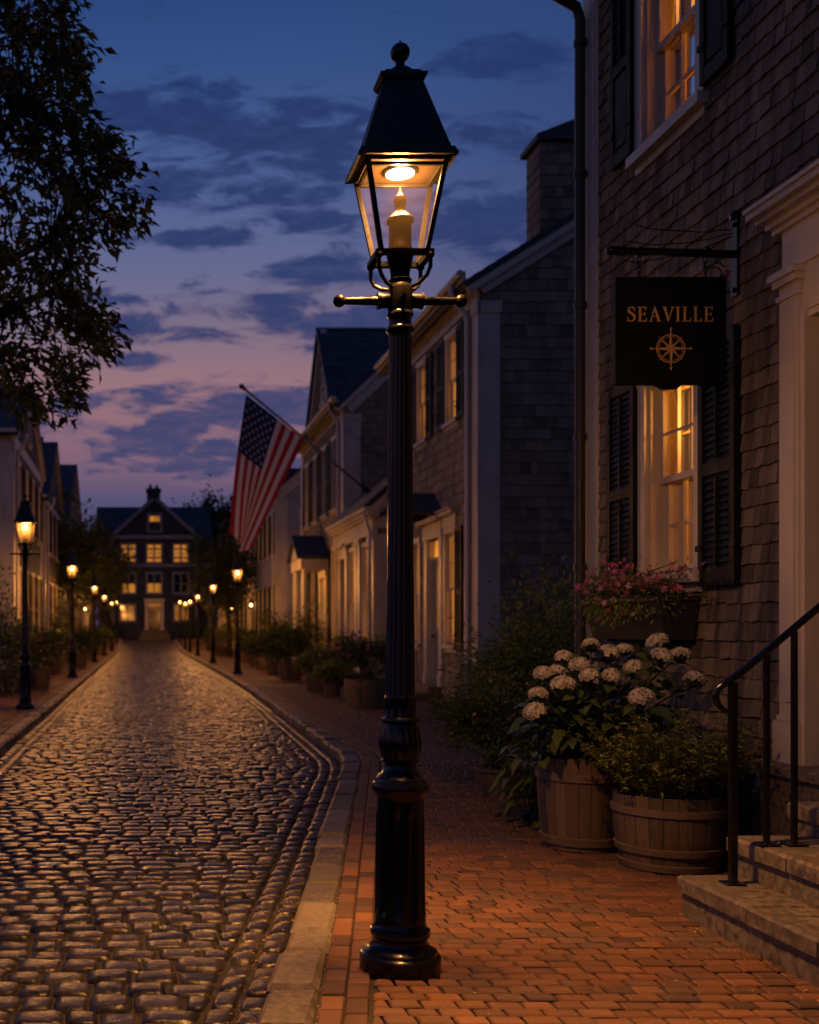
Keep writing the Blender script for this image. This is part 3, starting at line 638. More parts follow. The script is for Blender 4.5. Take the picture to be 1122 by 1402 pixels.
# ------------------------------------------------------------------ houses
def house(name, label, cat, group, sg, X, Y0, Y1, depth, ez, slope, clad='shingle', ex=.2, wr=(.12,.24), fac=(), ends=(), ridge='Y', corner=.24, spout='whitepipe',
          sh_th=.02, chim=None, base=0., slates=True, hood=None, ov=.30, rakeh=.36, curb=True):
    t = thing(name, (X, Y0, base), label, cat, group)
    ff = Fr((X,0,base),(0,1,0),(0,0,1),(-sg,0,0)); fe = Fr((X,Y0,base),(sg,0,0),(0,0,1),(0,-1,0)); fb = Fr((X,Y1,base),(sg,0,0),(0,0,1),(0,1,0))
    cm = MT[clad]; half = depth/2; hf = [w[:4] for w in fac]; he = [w[:4] for w in ends]
    # street wall
    m = MB(); front_gable = (ridge == 'X'); Ym = (Y0+Y1)/2; hw = (Y1-Y0)/2
    backing(m, ff, Y0, Y1, -.3, ez, hf)
    shingles(m, ff, Y0+.05, Y1-.05, .12, ez, ex, wr, sh_th, hf)
    if front_gable:
        pk = ez+hw*slope; m.add([ff.pt(Y0,ez,0),ff.pt(Y1,ez,0),ff.pt(Ym,pk,0)], [(0,1,2)], .3)
        shingles(m, ff, Y0, Y1, ez, pk, ex, wr, sh_th, hf, clip=lambda z: (Y0+(z-ez)/slope+.05, Y1-(z-ez)/slope-.05))
    m.build('wall', cm, t)
    m = MB(); backing(m, fe, 0, depth, -.3, ez, he); shingles(m, fe, .05, depth-.05, .12, ez, ex, wr, sh_th, he)
    if not front_gable:
        pk = ez+half*slope; m.add([fe.pt(0,ez,0),fe.pt(depth,ez,0),fe.pt(half,pk,0)], [(0,1,2)], .3)
        shingles(m, fe, 0, depth, ez, pk, ex, wr, sh_th, he, clip=lambda z: ((z-ez)/slope+.05, depth-(z-ez)/slope-.05))
    m.build('wall', cm, t)
    m = MB(); m.add([fb.pt(0,-.3,0),fb.pt(depth,-.3,0),fb.pt(depth,ez,0),fb.pt(0,ez,0)], [(0,1,2,3)], .3)
    if not front_gable: m.add([fb.pt(0,ez,0),fb.pt(depth,ez,0),fb.pt(half,ez+half*slope,0)], [(0,1,2)], .3)
    m.add([(X+sg*depth,Y0,base-.3),(X+sg*depth,Y1,base-.3),(X+sg*depth,Y1,base+ez),(X+sg*depth,Y0,base+ez)], [(0,1,2,3)], .3)
    m.build('wall', cm, t)
    # corner boards, frieze, cornice, rakes
    m = MB(); th = sh_th+.012; c = corner
    for a in (Y0, Y1-c): m.fbox(ff, a-(th if a == Y0 else 0), a+c, 0, ez-.40, -.005, th)
    m.fbox(fe, -.003, c+.06, 0, ez-.40, -.005, th-.002)
    m.fbox(fe, -.02, c+.09, ez-.60, ez-.40, -.005, th+.02); m.fbox(ff, Y0-th-.02, Y0+c+.03, ez-.60, ez-.402, -.004, th+.02)
    m.fbox(ff, Y0-.02, Y1+.02, ez-.40, ez-.06, -.005, th+.008)
    m.build('corner_trim', MT['trim'], t)
    m = MB()
    if not front_gable:
        m.fbox(ff, Y0-.12, Y1+.12, ez-.06, ez-.03, -.01, ov); m.fbox(ff, Y0-.12, Y1+.12, ez-.03, ez+.10, ov-.05, ov); m.fbox(ff, Y0-.06, Y1+.06, ez-.18, ez-.062, .03, .13)
        m.tube([ff.pt(Y0-.14,ez+.06,ov+.055), ff.pt(Y1+.14,ez+.06,ov+.055)], .06, 10)
    else:
        m.fbox(fe, -.12, depth, ez-.06, ez-.03, -.01, ov); m.fbox(fe, -.12, depth, ez-.03, ez+.08, ov-.05, ov); m.fbox(fe, 0, depth, ez-.40, ez-.07, .005, .03)
    ln = math.sqrt(1+slope*slope)
    if not front_gable:
        for s_, x0, up in ((1, -ov, (sg,0,slope)), (-1, depth+ov, (-sg,0,slope))):
            o = V((X+sg*x0, Y0, base+ez-ov*slope+.10)); fr = Fr(o, up, (-up[0]*slope,0,1), (0,-1,0)); Lr = (half+ov)*ln
            m.fbox(fr, .25, Lr, -rakeh, -.10, -.02, .075); m.fbox(fr, .0, Lr, -.22, -.102, .075, .15)
    else:
        for y0, sy in ((Y0-ov, 1), (Y1+ov, -1)):
            o = V((X, y0, base+ez-ov*slope+.10)); fr = Fr(o, (0,sy,slope), (0,-sy*slope,1), (-sg,0,0)); Lr = (hw+ov)*ln
            m.fbox(fr, .0, Lr, -rakeh, -.10, -.02, .075); m.fbox(fr, .0, Lr, -.2, -.102, .075, .16)
    m.build('cornice', MT['trim'], t)
    # roof
    m = MB()
    if not front_gable:
        Lr = (half+ov)*ln; z_ = base+ez-ov*slope+.10
        roof_slope(m, (X-sg*ov, Y0-.16, z_), (X-sg*ov, Y1+.16, z_), (sg,0,slope), Lr, (-sg*slope,0,1), slates=slates)
        roof_slope(m, (X+sg*(depth+ov), Y0-.16, z_), (X+sg*(depth+ov), Y1+.16, z_), (-sg,0,slope), Lr, (sg*slope,0,1), slates=False)
    else:
        Lr = (hw+ov)*ln; z_ = base+ez-ov*slope+.10
        roof_slope(m, (X-sg*.18, Y0-ov, z_), (X+sg*depth, Y0-ov, z_), (0,1,slope), Lr, (0,-slope,1), slates=slates)
        roof_slope(m, (X-sg*.18, Y1+ov, z_), (X+sg*depth, Y1+ov, z_), (0,-1,slope), Lr, (0,slope,1), slates=False)
    rf = m.build('roof', MT['slate'], t)
    if chim:
        cx, cy, w, d, zt = chim; m = MB(); m.box(cx-w/2,cx+w/2,cy-d/2,cy+d/2,base+ez,base+zt); m.box(cx-w/2-.07,cx+w/2+.07,cy-d/2-.07,cy+d/2+.07,base+zt,base+zt+.14)
        m.lathe([(.12,base+zt+.14),(.10,base+zt+.5)], 12, (cx-.15,cy,0)); m.build('chimney', MT['darkbrick'], rf)
    def place(fr, lst):
        for w in lst:
            o = dict(w[4]) if len(w) > 4 else {}
            if o.get('skip'): continue            # a doorway: only the hole
            sh = o.pop('sh', None)
            window(t, fr, *w[:4], **o)
            if sh:
                wd = sh if isinstance(sh, (int,float)) else .42; ca = o.get('cas', .10)
                shutter(t, fr, w[0]-ca-wd-.01, w[0]-ca-.01, w[2]-.05, w[3]+.05, pitch=.07 if Y0 < 25 else .12)
                shutter(t, fr, w[1]+ca+.01, w[1]+ca+wd+.01, w[2]-.05, w[3]+.05, pitch=.07 if Y0 < 25 else .12)
    place(ff, fac); place(fe, ends)
    if spout:
        m = MB(); s = Y0+c+.10
        m.tube([ff.pt(s,ez+.04,ov+.05), ff.pt(s,ez-.10,ov+.05), ff.pt(s,ez-.30,ov-.02), ff.pt(s,ez-.50,.12), ff.pt(s,ez-.62,.085), ff.pt(s,.2,.085), ff.pt(s,.08,.16)], .05, 10)
        for z in (ez*.25, ez*.55, ez*.8): m.tube([ff.pt(s,z,.085), ff.pt(s,z+.06,.085)], .058, 10)
        m.build('downspout', MT[spout], t, True, 40)
    return t, ff, fe
def door(par, fr, s0, s1, z0, z1, rec=.12, glow='pane_lit', dm='litdoor', sur=.2, transom=True):
    m = MB(); zt = z1-.38 if transom else z1
    m.fbox(fr, s0-sur, s0, z0, z1+.02, -.01, .05); m.fbox(fr, s1, s1+sur, z0, z1+.02, -.01, .05)
    m.fbox(fr, s0-sur-.03, s0+.005, z0, z0+.22, -.008, .075); m.fbox(fr, s1-.005, s1+sur+.03, z0, z0+.22, -.008, .075)
    m.fbox(fr, s0-sur-.04, s1+sur+.04, z1+.022, z1+.32, -.01, .07); m.fbox(fr, s0-sur-.1, s1+sur+.1, z1+.322, z1+.42, -.01, .2)
    m.fbox(fr, s0, s0+.03, z0, z1, -rec-.04, -.003); m.fbox(fr, s1-.03, s1, z0, z1, -rec-.04, -.003); m.fbox(fr, s0, s1, zt-.03, zt+.03, -rec-.02, -rec+.05)
    m.build('door_surround', MT['trim'], par)
    m = MB(); d = -rec; a, b = s0+.03, s1-.03; gz0 = z0+(zt-z0)*.45
    m.fbox(fr, a, a+.12, z0, zt-.03, d-.03, d+.02); m.fbox(fr, b-.12, b, z0, zt-.03, d-.03, d+.02)
    for p, q in ((z0, z0+.22), (gz0-.1, gz0), (zt-.15, zt-.03)): m.fbox(fr, a+.12, b-.12, p, q, d-.029, d+.019)
    m.fbox(fr, a+.12, b-.12, z0+.22, gz0-.1, d-.029, d-.005); m.fbox(fr, a+.18, b-.18, z0+.28, gz0-.16, d-.005, d+.012)
    m.fbox(fr, (a+b)/2-.012, (a+b)/2+.012, gz0, zt-.15, d-.012, d+.012); m.fbox(fr, a+.12, b-.12, (gz0+zt-.15)/2-.01, (gz0+zt-.15)/2+.01, d-.0105, d+.0105)
    dr = m.build('door', MT[dm], par)
    m = MB(); m.add([fr.pt(a+.1,gz0,d-.015),fr.pt(b-.1,gz0,d-.015),fr.pt(b-.1,zt-.1,d-.015),fr.pt(a+.1,zt-.1,d-.015)], [(0,1,2,3)]); m.build('pane', MT['pane_dim'], dr)
    m = MB(); m.ball(V(fr.pt(b-.06,z0+1.0,d+.06)), .03, 12); m.tube([fr.pt(b-.06,z0+1.0,d+.02),fr.pt(b-.06,z0+1.0,d+.06)], .012, 8); m.build('handle', MT['brass'], dr, True)
    if transom:
        m = MB(); m.add([fr.pt(s0+.03,zt+.03,d),fr.pt(s1-.03,zt+.03,d),fr.pt(s1-.03,z1,d),fr.pt(s0+.03,z1,d)], [(0,1,2,3)]); m.build('transom_pane', MT[glow], par)
# ---- the near shingled house on the right
t1 = thing('shingled_house', (WX1, 8.9, 0), 'large near shingled house with white door trim and black shutters, behind the hanging sign', 'house', 'houses along the street')
f1 = Fr((WX1,0,0),(0,1,0),(0,0,1),(-1,0,0)); EY = 8.91
WL_ = (7.15,7.85,1.80,3.22); WU_ = (7.13,7.90,4.97,6.47); DR_ = (4.86,5.95,.64,3.20)
holes = [WL_, WU_, DR_]
m = MB(); backing(m, f1, -1, EY, -.2, 7.9, holes); shingles(m, f1, -1, EY-.20, .05, 7.9, .118, (.055,.125), .021, holes, jit=.008); m.build('wall', MT['shingle'], t1)
m = MB(); m.add([(WX1,EY,-.2),(12,EY,-.2),(12,EY,7.9),(WX1,EY,7.9)], [(0,1,2,3)], .3); m.add([(WX1,-1,-.2),(12,-1,-.2),(12,-1,7.9),(WX1,-1,7.9)], [(0,1,2,3)], .3)
m.add([(12,-1,-.2),(12,EY,-.2),(12,EY,7.9),(12,-1,7.9)], [(0,1,2,3)], .3); m.build('wall', MT['shingle'], t1)
m = MB(); m.fbox(f1, EY-.20, EY+.03, 0, 7.62, -.005, .035); m.fbox(f1, EY-.235, EY-.203, .02, 7.6, -.003, .026); m.build('corner_board', MT['trim'], t1)
m = MB(); m.fbox(f1, -1.2, EY+.15, 7.62, 7.9, -.01, .05); m.fbox(f1, -1.2, EY+.2, 7.9, 7.98, -.02, .38); m.tube([f1.pt(-1.2,8.0,.42),f1.pt(EY+.22,8.0,.42)], .065, 10); m.build('cornice', MT['trim'], t1)
m = MB(); roof_slope(m, (WX1-.4,-1.2,7.99), (WX1-.4,EY+.25,7.99), (1,0,.75), 5.8, (-.75,0,1)); roof_slope(m, (12.4,-1.2,7.99), (12.4,EY+.25,7.99), (-1,0,.75), 5.8, (.75,0,1), slates=False); m.build('roof', MT['slate'], t1)
m = MB(); q = [(3.47,8.86,7.96),(3.47,8.86,7.2),(3.52,8.87,6.85),(3.655,8.88,6.62),(3.665,8.88,6.5),(3.665,8.88,.25),(3.60,8.90,.10)]
q = [(3.36,8.80,7.96),(3.36,8.80,6.78),(3.42,8.82,6.70),(3.63,8.87,6.62),(3.665,8.88,6.52),(3.665,8.88,.25),(3.58,8.90,.10)]
m.tube(q, .043, 14)
for z in (6.3,5.2,4.1,3.0,1.9,.9): m.tube([(3.665,8.88,z),(3.665,8.88,z+.05)], .052, 14); m.box(3.665,3.755,8.87,8.89,z+.01,z+.035)
m.build('downspout', MT['pipe'], t1, True, 45)
# lit rooms behind the two near windows
def room(wd, zc, pw, depth=1.15):
    s0, s1, z0, z1 = wd; a, b, c, d = s0-.45, s1+.45, z0-.4, z1+.35; P = f1.pt; e = -.18; f = -.18-depth
    m = MB()
    for q in ([(a,c,f),(b,c,f),(b,d,f),(a,d,f)], [(a,c,e),(a,c,f),(a,d,f),(a,d,e)], [(b,c,e),(b,c,f),(b,d,f),(b,d,e)], [(a,d,e),(b,d,e),(b,d,f),(a,d,f)], [(a,c,e),(b,c,e),(b,c,f),(a,c,f)]):
        m.add([P(*x) for x in q], [(0,1,2,3)])
    # return wall round the opening
    for q in ((a,s0,c,d),(s1,b,c,d),(s0,s1,c,z0),(s0,s1,z1,d)): m.add([P(q[0],q[2],e),P(q[1],q[2],e),P(q[1],q[3],e),P(q[0],q[3],e)], [(0,1,2,3)])
    # the room's own picture rail and a framed panel
    m.fbox(f1, a+.1, b-.1, c+1.9, c+1.95, f, f+.03); r = m.build('room', MT['plaster'], t1)
    def drape(x0, x1, top, bot):
        m = MB(); n = 28; vs = []
        for k in range(n+1):
            for zz in (bot, top):
                s = x0+(x1-x0)*k/n; vs.append(P(s, zz, e-.05+.022*math.sin(k*1.55)+.01*math.sin(k*.7)))
        m.add(vs, [(2*i,2*i+2,2*i+3,2*i+1) for i in range(n)]); m.build('curtain', MT['curtain'], r, True)
    drape(s0-.05, s0+.20, z1, z0-.05); drape(s1-.05, s1+.2, z1, z0-.05)
    dl = bpy.data.lights.new('room_light', 'POINT'); dl.energy = pw; dl.color = (1,.39,.065); dl.shadow_soft_size = .12
    o = bpy.data.objects.new('room_light', dl); COL.objects.link(o); o.location = P(s0+.02, zc, -.18-depth*.42)
    return r
r1 = room(WL_, 2.95, E_ROOM); room(WU_, 6.1, E_ROOM*.7)
for wd, kw in ((WL_, dict(split=2.50)), (WU_, dict(split=5.72))): window(t1, f1, *wd, pane='winglass', rows=2, cols=3, cas=.105, rec=.14, **kw)
shutter(t1, f1, 7.965, 8.42, 1.70, 3.30); shutter(t1, f1, 6.60, 7.035, 1.69, 3.31)
shutter(t1, f1, 8.015, 8.36, 5.02, 6.6, panel_low=True); shutter(t1, f1, 6.68, 7.015, 5.00, 6.6, panel_low=True)
# things on the window ledge inside the lower room
m = MB()
for s_, h_ in ((7.29,.20),(7.36,.34),(7.27,.12)): m.lathe([(.03,0),(.042,.03),(.03,h_*.5),(.016,h_*.7),(.022,h_)], 12, f1.pt(s_, 1.80, -.24))
m.build('ornament', MT['darkthing'], r1, True)
# door surround
m = MB(); s0, s1, z0, z1 = DR_
for a, b in ((s1+.02, s1+.20), (s0-.20, s0-.02)):
    m.fbox(f1, a, b, z0, 3.38, -.01, .055); m.fbox(f1, a-.02, b+.025, z0, z0+.24, -.008, .08); m.fbox(f1, a-.006, b+.006, z0+.242, z0+.27, -.008, .068)
    m.fbox(f1, a-.012, b+.012, 3.30, 3.33, -.008, .07); m.fbox(f1, a-.02, b+.022, 3.38, 3.42, -.008, .085); m.fbox(f1, a-.035, b+.038, 3.42, 3.46, -.008, .105)
    m.fbox(f1, a+.035, b-.035, z0+.35, 3.22, .056, .062)
m.fbox(f1, s0-.18, s1+.18, 3.462, 3.70, -.01, .05); m.fbox(f1, s0-.16, s1+.02, 3.2, 3.4615, -.012, .03)
for za, zb, e in ((3.70,3.735,.075),(3.735,3.775,.105),(3.775,3.81,.15),(3.81,3.85,.19),(3.85,3.875,.205)): m.fbox(f1, s0-.20-e*.55, s1+.20+e*.55, za, zb, -.01, e)
for s_ in (s0, s1): m.fbox(f1, s_-.019, s_+.019, z0, 3.199, -.40, .045)
m.fbox(f1, s0+.02, s1-.02, 3.16, 3.199, -.40, .02)
m.build('door_surround', MT['trim'], t1)
m = MB(); m.fbox(f1, s0+.02, s1-.02, z0, 3.16, -.42, -.38)
for a, b in ((s0+.12,(s0+s1)/2-.04),((s0+s1)/2+.04,s1-.12)):
    for c, d in ((z0+.15,z0+.75),(z0+.9,z0+1.6),(z0+1.75,z0+2.3)): m.fbox(f1, a, b, c, d, -.379, -.365)
dr = m.build('door', MT['shutter'], t1)
m = MB(); m.ball(V(f1.pt(s0+.12,z0+.95,-.33)), .03, 14); m.tube([f1.pt(s0+.12,z0+.95,-.38),f1.pt(s0+.12,z0+.95,-.33)], .012, 8); m.build('handle', MT['brass'], dr, True)
# ---- stone steps and handrail
st = thing('stone_steps', (3.0,4.6,0), 'granite front steps with thick treads beside the white door trim', 'steps')
def slab(x0, x1, y0, y1, z0, z1, lip=.020, th=.075):
    m = MB()
    m.box(x0+lip, x1, y0, y1-lip, z0, z1-th)
    y = y1
    while y > y0+.01:                        # nosing stones
        d = min(R.uniform(.42,.78), y-y0); 
        if y-d-y0 < .2: d = y-y0
        m.bevbox(x0+R.uniform(-.003,.003), x1, y-d+.003, y-.003, z1-th, z1+R.uniform(-.002,.002), .012, min(1,max(0,R.gauss(.55,.15)))); y -= d
    return m
slab(2.62,2.92,3.0,5.20,-.1,.20).build('step', MT['granite'], st); slab(2.90,3.30,3.0,5.26,-.1,.385).build('step', MT['granite'], st)
slab(3.28,3.64,3.0,5.40,-.1,.53).build('step', MT['granite'], st); slab(3.58,4.2,3.0,6.22,-.1,.64,lip=.03,th=.06).build('landing', MT['granite'], st)
hr = thing('handrail', (2.78,4.97,.2), 'slim black iron handrail with curled end on the granite steps', 'handrail')
m = MB(); A = V((2.745,5.0,1.135)); B = V((3.70,5.02,1.925))
q = [A+V((.035,0,-.12)), A+V((.0,0,-.115)), A+V((-.03,0,-.085)), A+V((-.042,0,-.045)), A+V((-.03,0,-.01)), A+V((.01,0,.022))]+[A.lerp(B,t) for t in (.08,.3,.6,1)]
m.tube(q, [.010,.013,.015,.016,.0165,.017,.017,.017,.017,.017], 12); m.build('rail', MT['iron'], hr, True, 50)
for x, z0 in ((2.785,.20),(2.945,.385),(3.075,.385)):
    y = 5.0; zt = 1.135+(x-2.745)*.827-.012; m = MB(); w = .0155 if x < 2.9 else .011
    m.box(x-w,x+w,y-w,y+w,z0+.012,zt); m.bevbox(x-.045,x+.045,y-.04,y+.04,z0,z0+.012,.004); m.build('post', MT['iron'], hr)
# ---- hanging sign
sb = thing('sign_bracket', (3.74,6.66,3.77), 'black iron sign bracket with ball end on the shingled wall', 'bracket')
BY = 6.66; zb = 3.765
m = MB(); m.box(3.715,3.735,BY-.035,BY+.035,3.50,3.985); m.tube([(3.725,BY,3.95),(3.70,BY,3.95)], .016, 10); m.tube([(3.725,BY,3.54),(3.70,BY,3.54)], .016, 10); m.lathe([(.001,0),(.03,.01),(.034,.035),(.02,.06)], 12, (3.725,BY,3.975)); m.build('wall_plate', MT['iron'], sb)
m = MB(); m.tube([(3.72,BY,zb),(2.99,BY,zb+.02)], .025, 14); m.tube([(3.03,BY,zb+.02),(2.965,BY,zb+.022)], [.034,.028], 14); m.ball((2.945,BY,zb+.023), .032, 14)
for x in (3.12,3.535): m.tube([(x-.014,BY,zb+.015),(x+.014,BY,zb+.015)], .034, 14)
m.build('arm', MT['iron'], sb, True, 45)
m = MB()
for seed in (1,2,3):
    rr = random.Random(seed); q = [V((3.70,BY-.02,3.93-.02*seed))]
    for i in range(9): q.append(q[-1]+V((-.075, rr.uniform(-.01,.01), -.012*seed+rr.uniform(-.006,.012)+.004*i)))
    m.tube(q, .0035, 6)
a0 = V((3.60,BY-.03,3.63))
m.tube([a0+V((.09*math.sin(t*.45)*(1-t*.03)-.02,0,.075*math.cos(t*.45)*(1-t*.03))) for t in range(22)], .0045, 6)
m.build('loose_wire', MT['iron'], sb, True)
sg = thing('hanging_sign', (3.30,BY,2.95), 'black square sign lettered SEAVILLE in gold above a compass rose', 'sign')
x0, x1, z0, z1 = 2.958, 3.652, 2.945, 3.612
m = MB(); m.box(x0+.012,x1-.012,BY-.022,BY+.022,z0+.012,z1-.012)
for a in ((x0,x1,z1-.02,z1),(x0,x1,z0,z0+.02),(x0,x0+.02,z0+.02,z1-.02),(x1-.02,x1,z0+.02,z1-.02)): m.box(a[0],a[1],BY-.030,BY+.030,a[2],a[3])
m.hexa([(3.26,BY-.012,z0-.03),(3.35,BY-.012,z0-.03),(3.35,BY+.012,z0-.03),(3.26,BY+.012,z0-.03),(3.22,BY-.02,z0),(3.39,BY-.02,z0),(3.39,BY+.02,z0),(3.22,BY+.02,z0)])
m.build('board', MT['signboard'], sg)
for x in (3.12,3.535):
    m = MB(); z = zb-.018
    def link(c, flat, r=.017):
        m.tube([c+V((r*.7*math.sin(t*PI/6),0,r*1.35*math.cos(t*PI/6)) if flat else (0,r*.7*math.sin(t*PI/6),r*1.35*math.cos(t*PI/6))) for t in range(13)], .0042, 6, cap=False)
    for i in range(5): link(V((x,BY,z-.018-i*.030)), i % 2 == 0)
    m.lathe([(.006,0),(.014,.004),(.012,.012)], 10, (x,BY,z1-.002)); m.build('chain', MT['iron'], sg, True)
# lettering, serif capitals built stroke by stroke
FRN = BY-.0225
def poly(m, pts, th=.004, mi=0):
    n = len(pts); vs = [(x,FRN-.0002,z) for x,z in pts]+[(x,FRN-th,z) for x,z in pts]
    m.add(vs, [tuple(range(n,2*n))]+[(i,(i+1)%n,(i+1)%n+n,i+n) for i in range(n)], R.random(), mi)
def letter(m, ch, x, z, h):
    r = lambda a,b,c,d: poly(m, [(x+a*h,z+c*h),(x+b*h,z+c*h),(x+b*h,z+d*h),(x+a*h,z+d*h)])
    pl = lambda *p: poly(m, [(x+a*h,z+b*h) for a,b in p])
    tk, tn, sf = .135, .05, .035
    if ch in 'EL':
        w = .60 if ch == 'E' else .56
        r(.10,.10+tk,sf,1-sf); r(0,.34,0,sf) if False else None
        pl((0,0),(w,0),(w+.03,.24),(w,.24),(w-.07,tn),(.10+tk,tn),(.1,tn*.8),(0,sf))
        if ch == 'E':
            pl((0,1),(0,1-sf),(.1,1-tn),(w-.11,1-tn),(w-.05,.78),(w-.015,.78),(w-.02,1)); pl((.10+tk,.48),(.44,.48),(.48,.40),(.51,.40),(.51,.63),(.48,.63),(.44,.53),(.10+tk,.53)); return .70
        r(0,.335,1-sf,1); return .67
    if ch == 'I': r(.10,.10+tk,sf,1-sf); r(0,.335,0,sf); r(0,.335,1-sf,1); return .40
    if ch == 'A':
        pl((.10,sf),(.155,sf),(.40,.86),(.37,1)); pl((.37,1.02),(.42,1.02),(.76,sf),(.61,sf),(.345,.86)); r(.21,.57,.33,.375); r(0,.27,0,sf); r(.52,.85,0,sf); return .83
    if ch == 'V':
        pl((.10,1-sf),(.25,1-sf),(.46,.16),(.41,-.02)); pl((.41,-.02),(.455,.03),(.76,1-sf),(.70,1-sf),(.42,.16)); r(0,.34,1-sf,1); r(.59,.85,1-sf,1); return .83
    if ch == 'S':
        c = [(.50,.74),(.47,.87),(.38,.96),(.27,.985),(.15,.95),(.09,.85),(.10,.74),(.17,.64),(.30,.55),(.43,.46),(.50,.36),(.52,.25),(.47,.12),(.38,.045),(.26,.015),(.14,.05),(.06,.15),(.04,.27)]
        wd = [.02,.035,.03,.03,.045,.085,.105,.12,.13,.13,.12,.105,.085,.045,.03,.03,.035,.02]
        for i in range(len(c)-1):
            def nrm(k):
                a = c[max(0,k-1)]; b = c[min(len(c)-1,k+1)]; dx, dz = b[0]-a[0], b[1]-a[1]; l = math.hypot(dx,dz); return -dz/l, dx/l
            n0, n1 = nrm(i), nrm(i+1); w0, w1 = wd[i]/2+.012, wd[i+1]/2+.012; p, q = c[i], c[i+1]
            pl((p[0]+n0[0]*w0,p[1]+n0[1]*w0),(p[0]-n0[0]*w0,p[1]-n0[1]*w0),(q[0]-n1[0]*w1,q[1]-n1[1]*w1),(q[0]+n1[0]*w1,q[1]+n1[1]*w1))
        r(.49,.525,.70,.98); r(.03,.065,.02,.31); return .62
m = MB(); word = 'SEAVILLE'; h = .092; adv = dict(S=.64,E=.70,A=.80,V=.82,I=.42,L=.66); tot = sum(adv[c] for c in word)*h
x = 3.310-.553/2; k = .553/tot
for c in word: letter(m, c, x, 3.335, h); x += adv[c]*h*k
m.build('lettering', MT['gold'], sg)
m = MB(); cx, cz = 3.308, 3.165
def ringp(r, w, n=48):
    for i in range(n):
        a, b = 2*PI*i/n, 2*PI*(i+1)/n
        poly(m, [(cx+(r-w)*math.cos(a),cz+(r-w)*math.sin(a)),(cx+(r+w)*math.cos(a),cz+(r+w)*math.sin(a)),(cx+(r+w)*math.cos(b),cz+(r+w)*math.sin(b)),(cx+(r-w)*math.cos(b),cz+(r-w)*math.sin(b))], .002)
ringp(.088,.0022); ringp(.075,.001)
for i in range(16):
    a = 2*PI*(i+.5)/16
    poly(m, [(cx+.076*math.cos(a-.012),cz+.076*math.sin(a-.012)),(cx+.088*math.cos(a-.012),cz+.088*math.sin(a-.012)),(cx+.088*math.cos(a+.012),cz+.088*math.sin(a+.012)),(cx+.076*math.cos(a+.012),cz+.076*math.sin(a+.012))], .0025)
for i in range(8):
    a = PI/2+i*PI/4; ln = .130 if i % 2 == 0 else .108; w = .021 if i % 2 == 0 else .015
    tip = (cx+ln*math.cos(a),cz+ln*math.sin(a)); th = .0045 if i % 2 == 0 else .0035
    for sgn, mi in ((1,0),(-1,1)):
        b = a+sgn*PI/8; q = (cx+w*1.25*math.cos(b),cz+w*1.25*math.sin(b)); poly(m, [(cx,cz),q,tip], th, mi)
    if i % 2 == 0: 
        e = (cx+.118*math.cos(a),cz+.118*math.sin(a)); pr = (-math.sin(a)*.008, math.cos(a)*.008)
        poly(m, [(e[0]+pr[0],e[1]+pr[1]),(e[0]-pr[0],e[1]-pr[1]),(cx+.136*math.cos(a),cz+.136*math.sin(a))], .005)
m.build('compass_rose', [MT['gold'], MT['golddark']], sg)
# ---- second shingled house
h2, f2, e2 = house('shingled_house', 'shingled house with white corner board and dark side wall, right behind the large street lamp', 'house', 'houses along the street', 1, WX2, 18.75, 25.2, 7.1, 7.62, .63,
  'shingle2', .205, (.11,.24), sh_th=.024, corner=.30, ov=.32,
  fac=[(20.05,20.68,5.42,7.05,dict(sh=.44)),(22.2,22.85,5.42,7.05,dict(sh=.44)),(20.15,20.78,1.12,3.28,dict(sh=False,hood=True)),(22.75,23.25,1.12,3.28,dict(hood=False)),(21.15,22.05,.28,3.25,dict(skip=1))])
door(h2, f2, 21.15, 22.05, .28, 3.25)
shutter(h2, f2, 19.60, 20.03, 1.05, 3.34, pitch=.07); shutter(h2, f2, 23.38, 23.8, 1.05, 3.34, pitch=.07)
m = MB()                                         # small gabled hood over the door
for sy in (-1,1):
    fr = Fr((WX2+.02, 21.6+sy*.75, 3.72), (-1,0,0), (0,-sy,.62), (0,sy*.62,1)); m.fbox(fr, 0, .75, 0, .90, -.05, 0)
m.build('door_hood', MT['slate'], h2)
m = MB(); m.bevbox(WX2-.55,WX2,21.0,22.2,-.05,.16,.02); m.bevbox(WX2-.28,WX2,21.05,22.15,.16,.28,.015); m.build('doorstep', MT['granite'], h2)
m = MB(); fq = Fr((7.40,19.7,0),(1,0,0),(0,0,1),(0,-1,0)); fl_ = Fr((7.40,0,0),(0,1,0),(0,0,1),(-1,0,0))   # shingled stack with sloping cap
backing(m, fq, 0, 1.6, 8, 10.5); shingles(m, fq, 0, 1.6, 8.2, 10.5, .21, (.12,.24), .02); backing(m, fl_, 19.7, 20.4, 8, 10.5); shingles(m, fl_, 19.7, 20.4, 8.2, 10.5, .21, (.12,.24), .02)
st_ = m.build('rooftop_stack', MT['shingle2'], h2)
m = MB(); m.hexa([(7.3,19.6,10.5),(9.1,19.6,10.5),(9.1,20.5,10.5),(7.3,20.5,10.5),(7.3,19.6,10.6),(9.1,19.6,11.3),(9.1,20.5,11.3),(7.3,20.5,10.6)]); m.build('cap', MT['slate'], st_)
